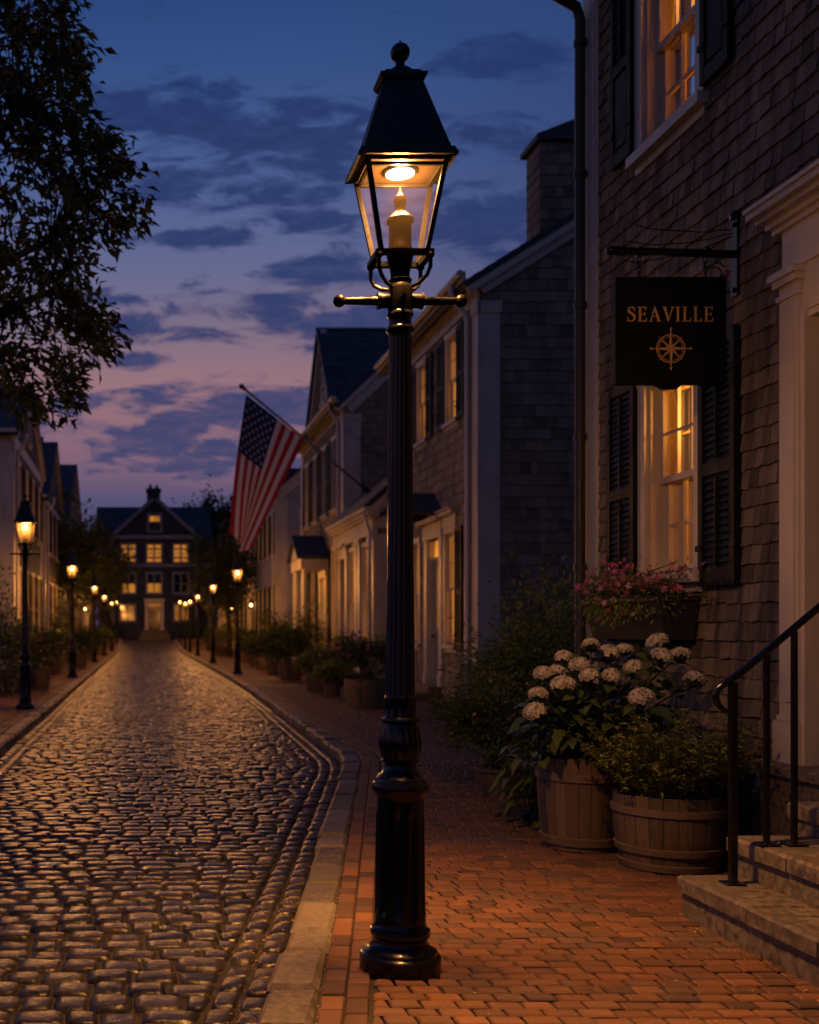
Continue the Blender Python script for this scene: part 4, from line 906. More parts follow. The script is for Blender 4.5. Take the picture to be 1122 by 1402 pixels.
# ---- low link with bay windows
lk = thing('entrance_bay', (WX2-.2,26,0), 'low warm-lit white entrance bay with pilasters, under the flagpole', 'entrance bay')
fk = Fr((5.72,0,0),(0,1,0),(0,0,1),(-1,0,0)); ke = Fr((5.72,25.9,0),(1,0,0),(0,0,1),(0,-1,0))
kw_ = [(26.55,27.45,.85,3.55),(28.3,29.2,.85,3.55),(29.75,30.5,.3,3.4)]
m = MB(); backing(m, fk, 25.9, 31.2, -.2, 4.2, kw_); shingles(m, fk, 26, 31.2, .1, 4.2, .2, (.12,.24), .022, kw_); backing(m, ke, 0, 2.6, -.2, 4.2); shingles(m, ke, 0, 2.6, .1, 4.2, .2, (.12,.24), .022)
m.add([ke.pt(0,4.2,0),ke.pt(2.6,4.2,0),ke.pt(2.6,6.5,0)], [(0,1,2)]); m.build('wall', MT['shingle2'], lk)
m = MB()
for a, b in ((25.86,26.16),(26.2,26.44),(27.56,27.82),(27.95,28.19),(29.31,29.55)): m.fbox(fk, a, b, 0, 3.75, -.01, .09); m.fbox(fk, a-.04, b+.04, 3.62, 3.76, -.008, .13); m.fbox(fk, a-.03, b+.03, 0, .35, -.008, .12)
m.fbox(fk, 25.84, 31.2, 3.762, 4.15, -.01, .12)
for za, zb_, e in ((4.15,4.22,.2),(4.22,4.30,.28),(4.30,4.40,.36)): m.fbox(fk, 25.84-e*.6, 31.2, za, zb_, -.01, e)
m.fbox(ke, -.05, .26, 0, 3.76, -.008, .06); m.fbox(ke, 0, 2.6, 3.9, 4.2, -.01, .06)
fr = Fr((5.40,25.9,4.32), (1,0,.9), (-.9,0,1), (0,-1,0)); m.fbox(fr, 0, 4.0, -.32, -.02, -.02, .10); m.build('pilaster_trim', MT['trim'], lk)
for w, p in zip(kw_[:2], ('pane_lit','pane_lit')): window(lk, fk, *w, pane=p, rows=3, cols=2, cas=.09)
door(lk, fk, 29.75, 30.5, .3, 3.4, glow='pane_dim')
m = MB(); roof_slope(m, (5.36,25.75,4.42), (5.36,31.2,4.42), (1,0,.9), 4.2, (-.9,0,1)); m.build('roof', MT['slate'], lk)
m = MB(); m.tube([fk.pt(25.98,4.3,.3),fk.pt(25.98,4.1,.25),fk.pt(25.98,3.8,.16),fk.pt(25.98,.1,.15)], .045, 10); m.build('downspout', MT['whitepipe'], lk, True)
# ---- third house with a cross gable
h3, f3, e3 = house('shingled_house', 'shingled house with dark slate cross gable, beyond the flagpole base', 'house', 'houses along the street', 1, WX2, 31.3, 39.6, 7.4, 8.2, .95, 'shingle2', .22, (.14,.3), sh_th=.026, corner=.42, ov=.3, rakeh=.5,
  fac=[(a,a+.78,5.15,7.3,dict(sh=.40,pane='pane_dark')) for a in (32.4,34.2,36.0,37.8)]+[(32.35,33.15,1.0,3.9,dict(sh=.4,pane='pane_lit')),(36.4,37.2,1.0,3.7,dict(sh=.4,pane='pane_dim')),(38.1,38.8,1.0,3.7,dict(sh=.36)),(34.45,35.35,.25,3.1,dict(skip=1))])
yc = 34.25; hw = 2.35; ez = 8.2; pk = 11.05; sl = (pk-ez)/hw
m = MB(); m.add([f3.pt(yc-hw,ez-.1,.05),f3.pt(yc+hw,ez-.1,.05),f3.pt(yc,pk,.05)], [(0,1,2)], .3)
fg = Fr((WX2-.05,0,0),(0,1,0),(0,0,1),(-1,0,0)); shingles(m, fg, 0, 1, ez, pk, .22, (.14,.3), .026, clip=lambda z: (yc-hw+(z-ez)/sl, yc+hw-(z-ez)/sl)); gw = m.build('cross_gable', MT['shingle2'], h3)
m = MB()
for sy in (-1,1):
    A, B = (WX2-.35,yc+sy*(hw+.2),ez-.1), (WX2+4.0,yc+sy*(hw+.2),ez-.1); roof_slope(m, A, B, (0,-sy,sl), (hw+.2)*math.sqrt(1+sl*sl), (0,sy*sl,1), ex=.26, slates=(sy < 0))
m.build('roof', MT['slate'], gw)
m = MB()
for sy in (-1,1):
    fr = Fr((WX2-.05,yc+sy*(hw+.2),ez-.1), (0,-sy,sl), (0,sy*sl,1), (-1,0,0)); m.fbox(fr, 0, (hw+.2)*math.sqrt(1+sl*sl), -.36, -.1, 0, .2)
m.build('rake_board', MT['trim'], gw); window(gw, fg, yc-.3, yc+.3, 8.75, 9.85, pane='pane_dark', rec=-.03, cas=.14, cth=.07)
m = MB(); fr = Fr((WX2,0,0),(0,1,0),(0,0,1),(-1,0,0))     # pedimented door hood with columns
for sy in (-1,1):
    q = Fr((WX2, 34.9+sy*1.25, 3.75), (-1,0,0), (0,-sy,.6), (0,sy*.6,1)); m.fbox(q, 0, 1.05, 0, 1.5, -.09, 0)
m.build('porch_roof', MT['slate'], h3)
m = MB(); m.fbox(fr, 33.75, 36.05, 3.35, 3.72, 0, .92); m.add([fr.pt(33.8,3.73,.93),fr.pt(36.0,3.73,.93),fr.pt(34.9,4.40,.93)], [(0,1,2)])
for s_ in (33.95, 35.85): m.tube([fr.pt(s_,.25,.78),fr.pt(s_,3.35,.78)], [.10,.085], 14); m.fbox(fr, s_-.13, s_+.13, .2, .33, .65, .91)
m.fbox(fr, 33.9, 35.95, -.05, .2, 0, 1.0); m.build('porch', MT['trim'], h3); door(h3, fr, 34.45, 35.35, .25, 3.1, glow='pane_lit')
# ---- white clapboard house and those beyond, right side
def wins(Y0, Y1, n, zs, w=.85, **kw):
    return [(Y0+(Y1-Y0)*(i+.5)/n-w/2, Y0+(Y1-Y0)*(i+.5)/n+w/2, z0, z1, dict(kw, pane=p)) for (z0, z1, ps) in zs for i, p in enumerate((ps*n)[:n])]
house('clapboard_house', 'pale clapboard house with a dark gable-end window, right of the flag', 'house', 'houses along the street', 1, 6.0, 47.6, 57.5, 7.5, 7.7, .85, 'clap', .17, (3,5), sh_th=.022, corner=.45, ov=.3, rakeh=.55,
  fac=wins(47.9,57.3,5,[(4.9,6.7,['pane_dark','pane_dim']),(1.2,3.4,['pane_lit','pane_dim','pane_lit'])],sh=.4), ends=[(1.15,2.15,4.9,6.7,dict(pane='pane_dark',cas=.14)),(1.05,2.1,1.3,3.3,dict(pane='pane_dim',cas=.14))])
house('clapboard_house', 'grey clapboard house partly hidden below the tip of the flag', 'house', 'houses along the street', 1, 6.0, 58.6, 69, 7.5, 6.6, .9, 'greyclap', .2, (3,5), sh_th=.025, corner=.4, fac=wins(58.8,68.8,4,[(4.3,6.0,['pane_dark']),(1.1,3.2,['pane_lit','pane_dim'])],sh=.4), chim=(8.2,60.2,.9,.9,10.4))
house('clapboard_house', 'dark distant house at the far right end of the street', 'house', 'houses along the street', 1, 5.9, 70.5, 83, 7.5, 7.4, .8, 'shingle2', .25, (2,4), sh_th=.03, corner=.4, fac=wins(70.8,82.8,5,[(4.6,6.3,['pane_dark','pane_dim']),(1.1,3.2,['pane_dim','pane_lit'])]), base=gz(76)*.6)
# ---- left side houses
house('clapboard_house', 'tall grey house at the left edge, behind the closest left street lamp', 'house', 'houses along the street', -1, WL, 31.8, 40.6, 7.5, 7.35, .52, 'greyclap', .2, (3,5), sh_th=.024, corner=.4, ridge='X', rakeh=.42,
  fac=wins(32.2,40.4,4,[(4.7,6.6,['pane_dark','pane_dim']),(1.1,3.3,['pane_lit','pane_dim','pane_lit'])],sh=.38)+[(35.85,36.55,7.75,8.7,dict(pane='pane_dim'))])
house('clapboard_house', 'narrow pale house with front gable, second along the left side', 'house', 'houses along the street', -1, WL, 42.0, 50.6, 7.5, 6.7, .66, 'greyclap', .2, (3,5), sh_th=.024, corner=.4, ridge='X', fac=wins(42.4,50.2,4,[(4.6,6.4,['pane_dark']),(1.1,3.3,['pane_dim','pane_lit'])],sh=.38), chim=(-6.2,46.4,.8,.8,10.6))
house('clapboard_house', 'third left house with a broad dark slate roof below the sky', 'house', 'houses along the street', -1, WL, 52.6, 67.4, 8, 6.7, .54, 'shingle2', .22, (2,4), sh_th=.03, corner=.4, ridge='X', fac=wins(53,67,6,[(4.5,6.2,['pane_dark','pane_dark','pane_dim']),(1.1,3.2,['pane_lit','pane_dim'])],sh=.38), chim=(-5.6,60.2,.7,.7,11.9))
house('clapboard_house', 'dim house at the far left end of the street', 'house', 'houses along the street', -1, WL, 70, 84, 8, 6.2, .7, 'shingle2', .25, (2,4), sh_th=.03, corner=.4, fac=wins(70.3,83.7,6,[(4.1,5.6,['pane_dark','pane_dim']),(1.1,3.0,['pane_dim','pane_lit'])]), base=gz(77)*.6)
# ---- the house closing the street
bz = gz(96); ht = thing('brick_house', (1,96,bz), 'dark three-storey house closing the street, white gable and lit windows', 'house')
fh = Fr((1.0,96,0),(1,0,0),(0,0,1),(0,-1,0)); K9 = 96/F
zx = lambda py: H+(CY-py)*K9; xx = lambda px: (px-CX)*K9-1.0
wn = [(xx(c)-.68,xx(c)+.68,zx(770),zx(745),dict(pane='pane_far',cols=2,rows=2,cas=.10,mu=.15)) for c in (176,211.5,248)]
wn += [(xx(c)-.66,xx(c)+.66,zx(812),zx(785),dict(pane=p,cols=2,rows=1,cas=.12,mu=.12)) for c, p in ((176,'pane_dark'),(211.5,'pane_dark'),(248,'pane_dark'))]
wn += [(xx(c)-.66,xx(c)+.66,zx(850),zx(828),dict(pane='pane_dim',cols=2,rows=1,cas=.12,mu=.12)) for c in (175,249)]
hl = [w[:4] for w in wn]; dh = (xx(203),xx(220.5),bz+.7,zx(826))
m = MB(); a, b = xx(152), xx(272); backing(m, fh, a, b, 0, zx(735), hl+[dh]); shingles(m, fh, a, b, bz, zx(735), .3, (.5,1.), .02, hl+[dh])
pk = zx(682); m.add([fh.pt(a,zx(735),0),fh.pt(b,zx(735),0),fh.pt((a+b)/2,pk,0)], [(0,1,2)], .3)
fs_ = Fr((1.0,97.5,0),(1,0,0),(0,0,1),(0,-1,0)); A2, B2 = xx(134), xx(287); backing(m, fs_, A2, B2, 0, zx(735)); shingles(m, fs_, A2, B2, bz, zx(735), .3, (.5,1.), .02)
m.box(1+A2,1+B2,97.6,104,0,zx(735)); m.box(1+a,1+a+.1,96.02,97.6,0,zx(735)); m.box(1+b-.1,1+b,96.02,97.6,0,zx(735)); m.build('wall', MT['darkbrick'], ht)
for w in wn: window(ht, fh, *w[:4], trimmat='dimtrim', **w[4])
# lit lower sashes of the middle storey
for c in (176,211.5):
    m = MB(); s = xx(c); m.add([fh.pt(s-.62,zx(811),-.115),fh.pt(s+.62,zx(811),-.115),fh.pt(s+.62,zx(799),-.115),fh.pt(s-.62,zx(799),-.115)], [(0,1,2,3)])
    m.build('lower_sash_glow', MT['pane_far'], ht)
m = MB(); mid = (a+b)/2; hw = (b-a)/2+.35; sl = (pk+.25-zx(737))/hw
for sgn in (-1,1):
    fr = Fr(fh.pt(mid+sgn*hw,zx(737),0), (-sgn,0,sl), (sgn*sl,0,1), (0,-1,0)); m.fbox(fr, 0, hw*math.sqrt(1+sl*sl), -.32, 0, 0, .35)
m.fbox(fh, a-.3, b+.3, zx(738), zx(733), -.01, .3); m.fbox(fh, a, b, zx(776), zx(772.5), -.01, .16)
m.fbox(fh, a-.02, a+.3, bz, zx(738), -.01, .07); m.fbox(fh, b-.3, b+.02, bz, zx(738), -.01, .07); m.build('gable_trim', MT['dimtrim'], ht)
wa = window(ht, fh, mid-.52, mid+.52, zx(727), zx(706), pane='pane_dark', rec=-.04, cas=.2, cth=.10, cols=2, rows=1, trimmat='dimtrim')
m = MB(); m.add([fh.pt(mid-.48,zx(714),.058),fh.pt(mid+.48,zx(714),.058),fh.pt(mid+.48,zx(706.5),.058),fh.pt(mid-.48,zx(706.5),.058)], [(0,1,2,3)]); m.build('upper_sash_glow', MT['pane_far'], wa)
m = MB()
for sgn in (-1,1): roof_slope(m, V(fh.pt(mid+sgn*hw,zx(737)+.03,.3)), V(fh.pt(mid+sgn*hw,zx(737)+.03,-6)), (-sgn,0,sl), hw*math.sqrt(1+sl*sl), (sgn*sl,0,1), slates=False)
fr_z = zx(735); roof_slope(m, (1+A2-.3,97.1,fr_z), (1+B2+.3,97.1,fr_z), (0,1,.82), 5.2, (0,-.82,1), ex=.35, wr=(.4,.6)); roof_slope(m, (1+A2-.3,104.6,fr_z), (1+B2+.3,104.6,fr_z), (0,-1,.82), 4.9, (0,.82,1), slates=False)
rf = m.build('roof', MT['slate'], ht)
m = MB(); c_ = xx(211)+1; m.box(c_-.62,c_+.62,98.5,99.6,zx(700),zx(663)); m.box(c_-.72,c_+.72,98.4,99.7,zx(668),zx(664.5)); m.lathe([(.16,zx(663)),(.12,zx(657))], 10, (c_-.3,99,0)); m.lathe([(.16,zx(663)),(.12,zx(658))], 10, (c_+.3,99,0)); m.build('chimney', MT['darkbrick'], rf)
door(ht, fh, *dh, glow='pane_dim', dm='doorwood', sur=.28)
m = MB(); m.add([fh.pt(dh[0]+.1,dh[2]+.1,-.09),fh.pt(dh[1]-.1,dh[2]+.1,-.09),fh.pt(dh[1]-.1,dh[3]-.6,-.09),fh.pt(dh[0]+.1,dh[3]-.6,-.09)], [(0,1,2,3)]); m.build('door_glow_sheet', MT['litdoorglow'], ht)  # emissive sheet added over the oak door so it looks lit
m = MB()
for i in range(4): m.box(1+dh[0]-.5-.1*i,1+dh[1]+.5+.1*i,96-.35*(i+1),96-.35*i,bz-.4,bz+.7-.17*i)
m.build('front_steps', MT['granite'], ht)
# ------------------------------------------------------------------ plants and tubs
def leaves(mb, P, D, size, wid=.42, fold=.12, droop=.15, jit=.35, tints=None, rich=False):
    """one leaf per row of P, pointing along D: a folded diamond, or a fuller eight-point blade"""
    n = len(P)
    D = D + NR.normal(0, jit, (n,3)); D /= np.linalg.norm(D, axis=1)[:,None]
    up = np.tile(np.array([0,0,1.]),(n,1)) + NR.normal(0,.35,(n,3)); B = np.cross(D, up); B /= np.linalg.norm(B,axis=1)[:,None]+1e-9; Nn = np.cross(B, D)
    s = (np.asarray(size)*NR.uniform(.65,1.3,n))[:,None]; w = s*wid*NR.uniform(.8,1.2,(n,1)); dz = np.array([0,0,-1.])*s*droop
    t = NR.uniform(0,1,n) if tints is None else tints
    if not rich:
        v = np.stack([P, P+D*s*.45+B*w*.5+Nn*s*fold+dz*.3, P+D*s+dz, P+D*s*.45-B*w*.5+Nn*s*fold+dz*.3],1).reshape(-1,3)
        b = np.arange(n)[:,None]*4; f = np.concatenate([b+np.array([[0,1,2]]), b+np.array([[0,2,3]])])
        mb.arr(v, f, np.concatenate([t,t]))
    else:
        c = lambda a, o, k: P+D*s*a+B*w*o+Nn*s*fold*abs(o)*1.6+dz*k
        v = np.stack([c(0,0,0),c(.22,.42,.05),c(.55,.50,.3),c(.85,.20,.8),c(1.05,0,1.15),c(.85,-.20,.8),c(.55,-.50,.3),c(.22,-.42,.05),c(.25,0,.05),c(.55,0,.35),c(.85,0,.8)],1).reshape(-1,3)
        b = np.arange(n)[:,None]*11
        fs = [(0,1,8),(1,2,9,8),(2,3,10,9),(3,4,10),(0,8,7),(8,9,6,7),(9,10,5,6),(10,4,5)]
        for q in fs: mb.arr(v, b+np.array([q]), t) if q is fs[0] else mb.f.extend((b+np.array([q])+len(mb.v)-len(v)).tolist())
        mb.t.extend(np.tile(t,7).tolist()); mb.m.extend([0]*(7*n))
def cloud(c, r, n, shell=.5, clump=9, seed=0, flat=0.):
    """points gathered in clumps through an ellipsoid, denser towards its skin, with outward directions"""
    g = np.random.default_rng(seed); r = np.array(r); c = np.array(c)
    d = g.normal(0,1,(clump,3)); d[:,2] = np.abs(d[:,2])*1.0-flat; d /= np.linalg.norm(d,axis=1)[:,None]
    cc = d*g.uniform(shell,1.,(clump,1)); k = g.integers(0,clump,n)
    p = cc[k]+g.normal(0,.20,(n,3)); D = p/np.maximum(np.linalg.norm(p,axis=1)[:,None],.1)
    return p*r+c, D
def bush(par, c, r, n, size, m='leaf', seed=1, base=None, clump=14, wid=.42, shell=.35, up=.25, stems=14, rich=False, flat=.2, name='foliage', droop=.15):
    mb = MB(); P, D = cloud(c, r, n, shell, clump, seed, flat); D = D+np.array([0,0,up]); D /= np.linalg.norm(D,axis=1)[:,None]
    leaves(mb, P, D, np.full(n,size), wid=wid, rich=rich, droop=droop)
    o = mb.build(name, MT[m], par, smooth=rich)
    if base is not None:
        sm = MB(); g = random.Random(seed)
        for i in range(stems):
            q = V(P[g.randrange(n)].tolist()); b = V(base)+V((g.uniform(-.3,.3)*r[0],g.uniform(-.3,.3)*r[1],0)); md = b.lerp(q,.5)+V((0,0,.12*(q-b).length))
            sm.tube([b,md,q], [.008,.006,.003], 5)
        sm.build('stem', MT['stem'], par, True)
    return P
def blooms(par, P, n, size, m, seed=3, name='blossom'):
    g = random.Random(seed); mb = MB()
    for _ in range(n):
        p = V(P[g.randrange(len(P))].tolist())+V((g.uniform(-.02,.02),g.uniform(-.03,.0),g.uniform(0,.05))); s = size*g.uniform(.7,1.3); tt = g.random()
        nx = V((g.uniform(-1,.6),g.uniform(-1.2,0),g.uniform(-.1,1))).normalized(); a = nx.cross(V((0,0,1))).normalized(); b = nx.cross(a)
        for k in range(5):
            t = 2*PI*k/5+g.uniform(-.2,.2); d = a*math.cos(t)+b*math.sin(t); e = a*math.cos(t+PI/2)+b*math.sin(t+PI/2)
            mb.add([tuple(p),tuple(p+d*s*.55+e*s*.33+nx*s*.22),tuple(p+d*s+nx*s*.15),tuple(p+d*s*.55-e*s*.33+nx*s*.22)], [(0,1,2,3)], min(1,max(0,tt+g.uniform(-.2,.2))))
    return mb.build(name, MT[m], par)
def tub(name, label, x, y, z, r0, r1, h, hoops=(.12,.8), staves=22, group=None, soil=True, mt='oak', cat='planter'):
    t = thing(name, (x,y,z), label, cat, group)
    m = MB(); prof = lambda u: r0+(r1-r0)*u+.018*math.sin(PI*u)
    for k in range(staves):
        a0, a1 = 2*PI*k/staves+.006, 2*PI*(k+1)/staves-.006; tn = min(1,max(0,R.gauss(.5,.25))); top = h+R.uniform(-.006,.006); nn = 5; vs = []
        for i in range(nn+1):
            u = i/nn; zz = top*u
            for a in (a0,(a0+a1)/2,a1): rr = prof(u)*(1.0 if a != (a0+a1)/2 else 1.004); vs.append((x+rr*math.cos(a),y+rr*math.sin(a),z+zz))
        for a in (a0,(a0+a1)/2,a1): vs.append((x+(r1-.028)*math.cos(a),y+(r1-.028)*math.sin(a),z+top-.002))
        for a in (a0,(a0+a1)/2,a1): vs.append((x+(r1-.03)*math.cos(a),y+(r1-.03)*math.sin(a),z+top-.14))
        m.add(vs, [(i*3+j,i*3+j+1,i*3+j+4,i*3+j+3) for i in range(nn+2) for j in range(2)], tn)
    m.lathe([(r0*.97,.002),(prof(.5)*.985,h*.5),(r1*.985,h*.93)], 40, (x,y,z), tint=.1)
    m.build('staves', MT[mt], t)
    for hp in hoops:
        m = MB(); z0 = h*hp; hh = min(.055,h*.1); ra, rb = prof(hp-.04), prof(hp+.06)
        m.lathe([(ra,z0-hh/2),(ra+.012,z0-hh/2+.003),(rb+.012,z0+hh/2-.003),(rb,z0+hh/2)], 48, (x,y,z)); m.build('hoop', MT['hoop'], t, True, 50)
    if soil: m = MB(); m.lathe([(r1*.93,h*.90),(r1*.5,h*.93),(.01,h*.95)], 24, (x,y,z)); m.build('soil', MT['soil'], t, True)
    return t
def bowl(label, x, y, z, r, h, group=None, name='clay_pot'):
    t = thing(name, (x,y,z), label, 'pot', group); m = MB()
    m.lathe([(r*.62,0),(r*.66,.02*h),(r*.9,h*.7),(r*.93,h*.84),(r*1.04,h*.86),(r*1.05,h),(r*.95,h*1.0),(r*.9,h*.85)], 28, (x,y,z)); m.build('pot_body', MT['pot'], t, True, 40)
    m = MB(); m.lathe([(r*.92,h*.84),(.01,h*.9)], 20, (x,y,z)); m.build('soil', MT['soil'], t, True); return t
# -- the tall stave tub with the hydrangea
tub('stave_planter', 'tall wooden stave planter holding the cream hydrangea', 2.84, 6.88, 0, .225, .258, .585, hoops=(.10,.80))
hy = thing('hydrangea', (2.85,6.86,.55), 'cream mophead hydrangea with broad dark leaves in the tall stave planter', 'flowering shrub')
HP = [(450,352,0),(548,367,.2),(498,380,.1),(645,342,.3),(658,385,.15),(713,382,.2),(370,388,.1),(415,410,-.1),(308,435,.0),(355,430,.15),(368,467,-.15),(444,442,-.2),(510,442,-.2),(574,415,-.05),(295,497,-.1),(285,548,-.15),(598,505,-.3),(755,455,.1)]
heads = []
hm = MB(); g = random.Random(5)
hm.ball((0,0,-.014), .040, 14, sz=.72, tint=.0, mi=1)
for i in range(46):                               # florets over a dome
    zc = 1-1.25*(i+.5)/46; a = i*2.39996; rr = math.sqrt(max(0,1-zc*zc)); nrm = V((rr*math.cos(a),rr*math.sin(a),zc)); p = V((nrm.x*.060,nrm.y*.060,nrm.z*.050))
    e1 = nrm.cross(V((.3,.2,1))).normalized(); e2 = nrm.cross(e1); ph = g.random()*PI; s = g.uniform(.016,.021); tn = g.random()
    for k in range(4):
        t = ph+k*PI/2; d = e1*math.cos(t)+e2*math.sin(t); e = e1*math.cos(t+PI/2)+e2*math.sin(t+PI/2); lift = nrm*g.uniform(.002,.008)
        hm.add([tuple(p),tuple(p+d*s*.5+e*s*.52+lift),tuple(p+d*s*1.05+lift*.2-nrm*.003),tuple(p+d*s*.5-e*s*.52+lift)], [(0,1,2,3)], tn)
hproto = None
sm = MB()
for i, (a, b, dy) in enumerate(HP):
    Y = 6.72+dy; px, py = 600+a/2.149, 720+b/2.149; p = V((X_(px,Y), Y, Z_(py,Y)))
    if hproto is None: hproto = hm.build('flower_head', [MT['cream'],MT['hydleaf']], hy); o = hproto
    else: o = hproto.copy(); COL.objects.link(o)
    o.matrix_parent_inverse = Matrix.Identity(4); o.location = p-V(hy.location); sc = g.uniform(.86,1.28)
    o.rotation_euler = (g.uniform(-.1,.5), g.uniform(-.35,.25), g.uniform(0,6)); o.scale = (sc,sc,sc*g.uniform(.9,1.05)); heads.append(p)
    q = V((2.85+g.uniform(-.12,.12),6.86+g.uniform(-.1,.1),.55)); mid = q.lerp(p,.55)+V((0,0,.04)); sm.tube([q,mid,p], [.009,.007,.005], 6)
sm.build('stem', MT['stem'], hy, True)
mb = MB(); Ps, Ds = [], []
for p in heads:                                   # pairs of leaves up every stem
    q = V((2.85,6.86,.55))
    for k in range(19):
        t = g.uniform(.12,.97); c = q.lerp(p,t)+V((g.gauss(0,.045),g.gauss(0,.045),g.gauss(0,.025))); a = g.uniform(0,2*PI)
        Ps.append(c); Ds.append((math.cos(a),math.sin(a)-.3,.05))
for k in range(150):
    a = g.uniform(0,2*PI); r_ = g.uniform(.08,.40); Ps.append((2.85+r_*math.cos(a)*1.15,6.86+r_*math.sin(a)*.8,.60+g.random()**1.2*.42)); Ds.append((math.cos(a),math.sin(a)-.25,-.15))
Ps = np.array([tuple(p) for p in Ps]); Ds = np.array(Ds, float); Ds /= np.linalg.norm(Ds,axis=1)[:,None]
leaves(mb, Ps, Ds, np.full(len(Ps),.115), wid=.66, droop=.38, jit=.25, rich=True); mb.build('foliage', MT['hydleaf'], hy, True)
# -- the low half barrel with the yellow-green shrub
tub('half_barrel', 'low round half-barrel planter with three hoops, beside the stone steps', 3.13, 6.32, 0, .255, .30, .43, hoops=(.05,.27,.80), staves=24)
ys_ = thing('potted_shrub', (3.13,6.32,.37), 'wispy yellow-green shrub growing in the low half-barrel', 'shrub')
mb = MB(); sm = MB(); g = random.Random(11); Ps, Ds = [], []
for i in range(330):                              # arching twigs strung with narrow leaves
    a = g.uniform(0,2*PI); r0_ = g.uniform(0,.23); b = V((3.13+r0_*math.cos(a),6.32+r0_*math.sin(a),.39)); ln = g.uniform(.24,.56); out = g.uniform(.05,.56)
    d = V((math.cos(a)*out,math.sin(a)*out,1)).normalized(); q = [b]; 
    for k in range(6): d = (d+V((g.gauss(0,.13)+math.cos(a)*.06,g.gauss(0,.13)+math.sin(a)*.06,-.04))).normalized(); q.append(q[-1]+d*ln/6)
    sm.tube(q, [.0035]*5+[.002,.0015], 4)
    for k in range(1,7):
        for s_ in range(4):
            Ps.append(q[k]+d*g.uniform(-.03,.03)); t = g.uniform(0,2*PI); Ds.append((math.cos(t),math.sin(t),.55))
Ps = np.array([tuple(p) for p in Ps]); Ds = np.array(Ds); Ds /= np.linalg.norm(Ds,axis=1)[:,None]
leaves(mb, Ps, Ds, np.full(len(Ps),.042), wid=.36, jit=.3); mb.build('foliage', MT['yleaf'], ys_); sm.build('stem', MT['stem'], ys_, True)
# -- window box
wb = thing('flower_box', (3.6,7.6,1.3), 'dark window box of trailing pink flowers, below the lit shuttered window', 'flower box')
m = MB(); a, b, zt, zb_ = 7.08, 8.30, 1.60, 1.335
fb_ = Fr((3.73,0,0),(0,1,0),(0,0,1),(-1,0,0)); P = fb_.pt
m.hexa([P(a+.05,zb_,.02),P(b-.05,zb_,.02),P(b-.05,zb_,.22),P(a+.05,zb_,.22),P(a,zt,.02),P(b,zt,.02),P(b,zt,.28),P(a,zt,.28)])
m.fbox(fb_, a-.015, b+.015, zt+.002, zt+.03, .01, .295); m.build('box', MT['boxwood'], wb)
m = MB()
for s_ in (7.3, 8.05): m.tube([P(s_,zb_-.01,.20),P(s_,zb_-.015,.05),P(s_,zb_-.10,.015)], .009, 8); m.tube([P(s_,zb_-.012,.17),P(s_,zb_-.05,.10),P(s_,zb_-.10,.02)], .007, 8)
m.build('bracket', MT['iron'], wb, True)
P1 = bush(wb, (3.55,7.70,1.66), (.24,.72,.17), 3000, .038, 'leaf', 21, (3.58,7.7,1.58), clump=30, wid=.30, shell=.2, up=.5, stems=60, flat=.35)
P2 = bush(wb, (3.46,7.72,1.56), (.12,.70,.17), 1100, .036, 'yleaf', 22, None, clump=22, wid=.32, shell=.3, up=-.6, flat=.7, name='trailing_foliage')
blooms(wb, P1[P1[:,2] > 1.64], 150, .026, 'pink', 5); blooms(wb, P1[P1[:,2] > 1.62], 120, .024, 'palepink', 6); blooms(wb, P2, 18, .02, 'palepink', 7)
m = MB(); g = random.Random(4); Pf = []
for i in range(26):
    p = V(P1[g.randrange(len(P1))].tolist()); p.z = 1.70; q = p+V((g.uniform(-.05,.02),g.uniform(-.05,.05),g.uniform(.08,.19))); m.tube([p,p.lerp(q,.5)+V((.01,0,.01)),q], .002, 4); Pf += [tuple(q)]*3
m.build('flower_stalk', MT['stem'], wb); blooms(wb, np.array(Pf), 46, .019, 'pink', 8)
# -- shrubs in the gap beyond the corner, and the pot before them
b1 = thing('corner_shrub', (3.9,9.9,0), 'tall leafy shrub in the gap before the dark shingled side wall', 'shrub')
bush(b1, (3.72,9.75,1.0), (.66,.75,.80), 9500, .062, 'bushleaf', 31, (3.8,9.9,-.02), clump=46, wid=.40, shell=.25, up=.1, stems=34, flat=.55)
bush(b1, (4.5,10.6,1.15), (.75,.8,.75), 4200, .06, 'leafdark', 32, None, clump=30, wid=.42, shell=.2, flat=.6, name='rear_foliage')
bowl('round clay pot under the spreading pink-flecked bush, at the pavement edge', 3.02, 9.0, 0, .19, .24)
b2 = thing('spreading_bush', (3.02,9.0,.2), 'spreading dark bush with small pale pink flowers in the round clay pot', 'shrub')
P_ = bush(b2, (2.98,9.0,.58), (.42,.40,.42), 6000, .054, 'leaf', 33, (3.02,9.0,.2), clump=34, wid=.36, shell=.3, stems=30, flat=.45, up=-.1); blooms(b2, P_[P_[:,2]>.6], 34, .018, 'palepink', 9)
b3 = thing('broadleaf_plant', (2.76,7.9,0), 'low plant with long arching leaves, left of the tall stave planter', 'plant')
mb = MB(); g = random.Random(8); Ps, Ds = [], []
for i in range(120):
    a = g.uniform(0,2*PI); zz = g.random(); Ps.append((2.84+.16*math.cos(a)*g.random(),7.75+.16*math.sin(a)*g.random(),.05+zz*.42)); Ds.append((math.cos(a)-.25,math.sin(a)-.3,.2+.2*zz))
Ds = np.array(Ds); Ds /= np.linalg.norm(Ds,axis=1)[:,None]; leaves(mb, np.array(Ps), Ds, np.full(120,.17), wid=.33, droop=.55, jit=.2, rich=True); mb.build('foliage', MT['leaf'], b3, True)
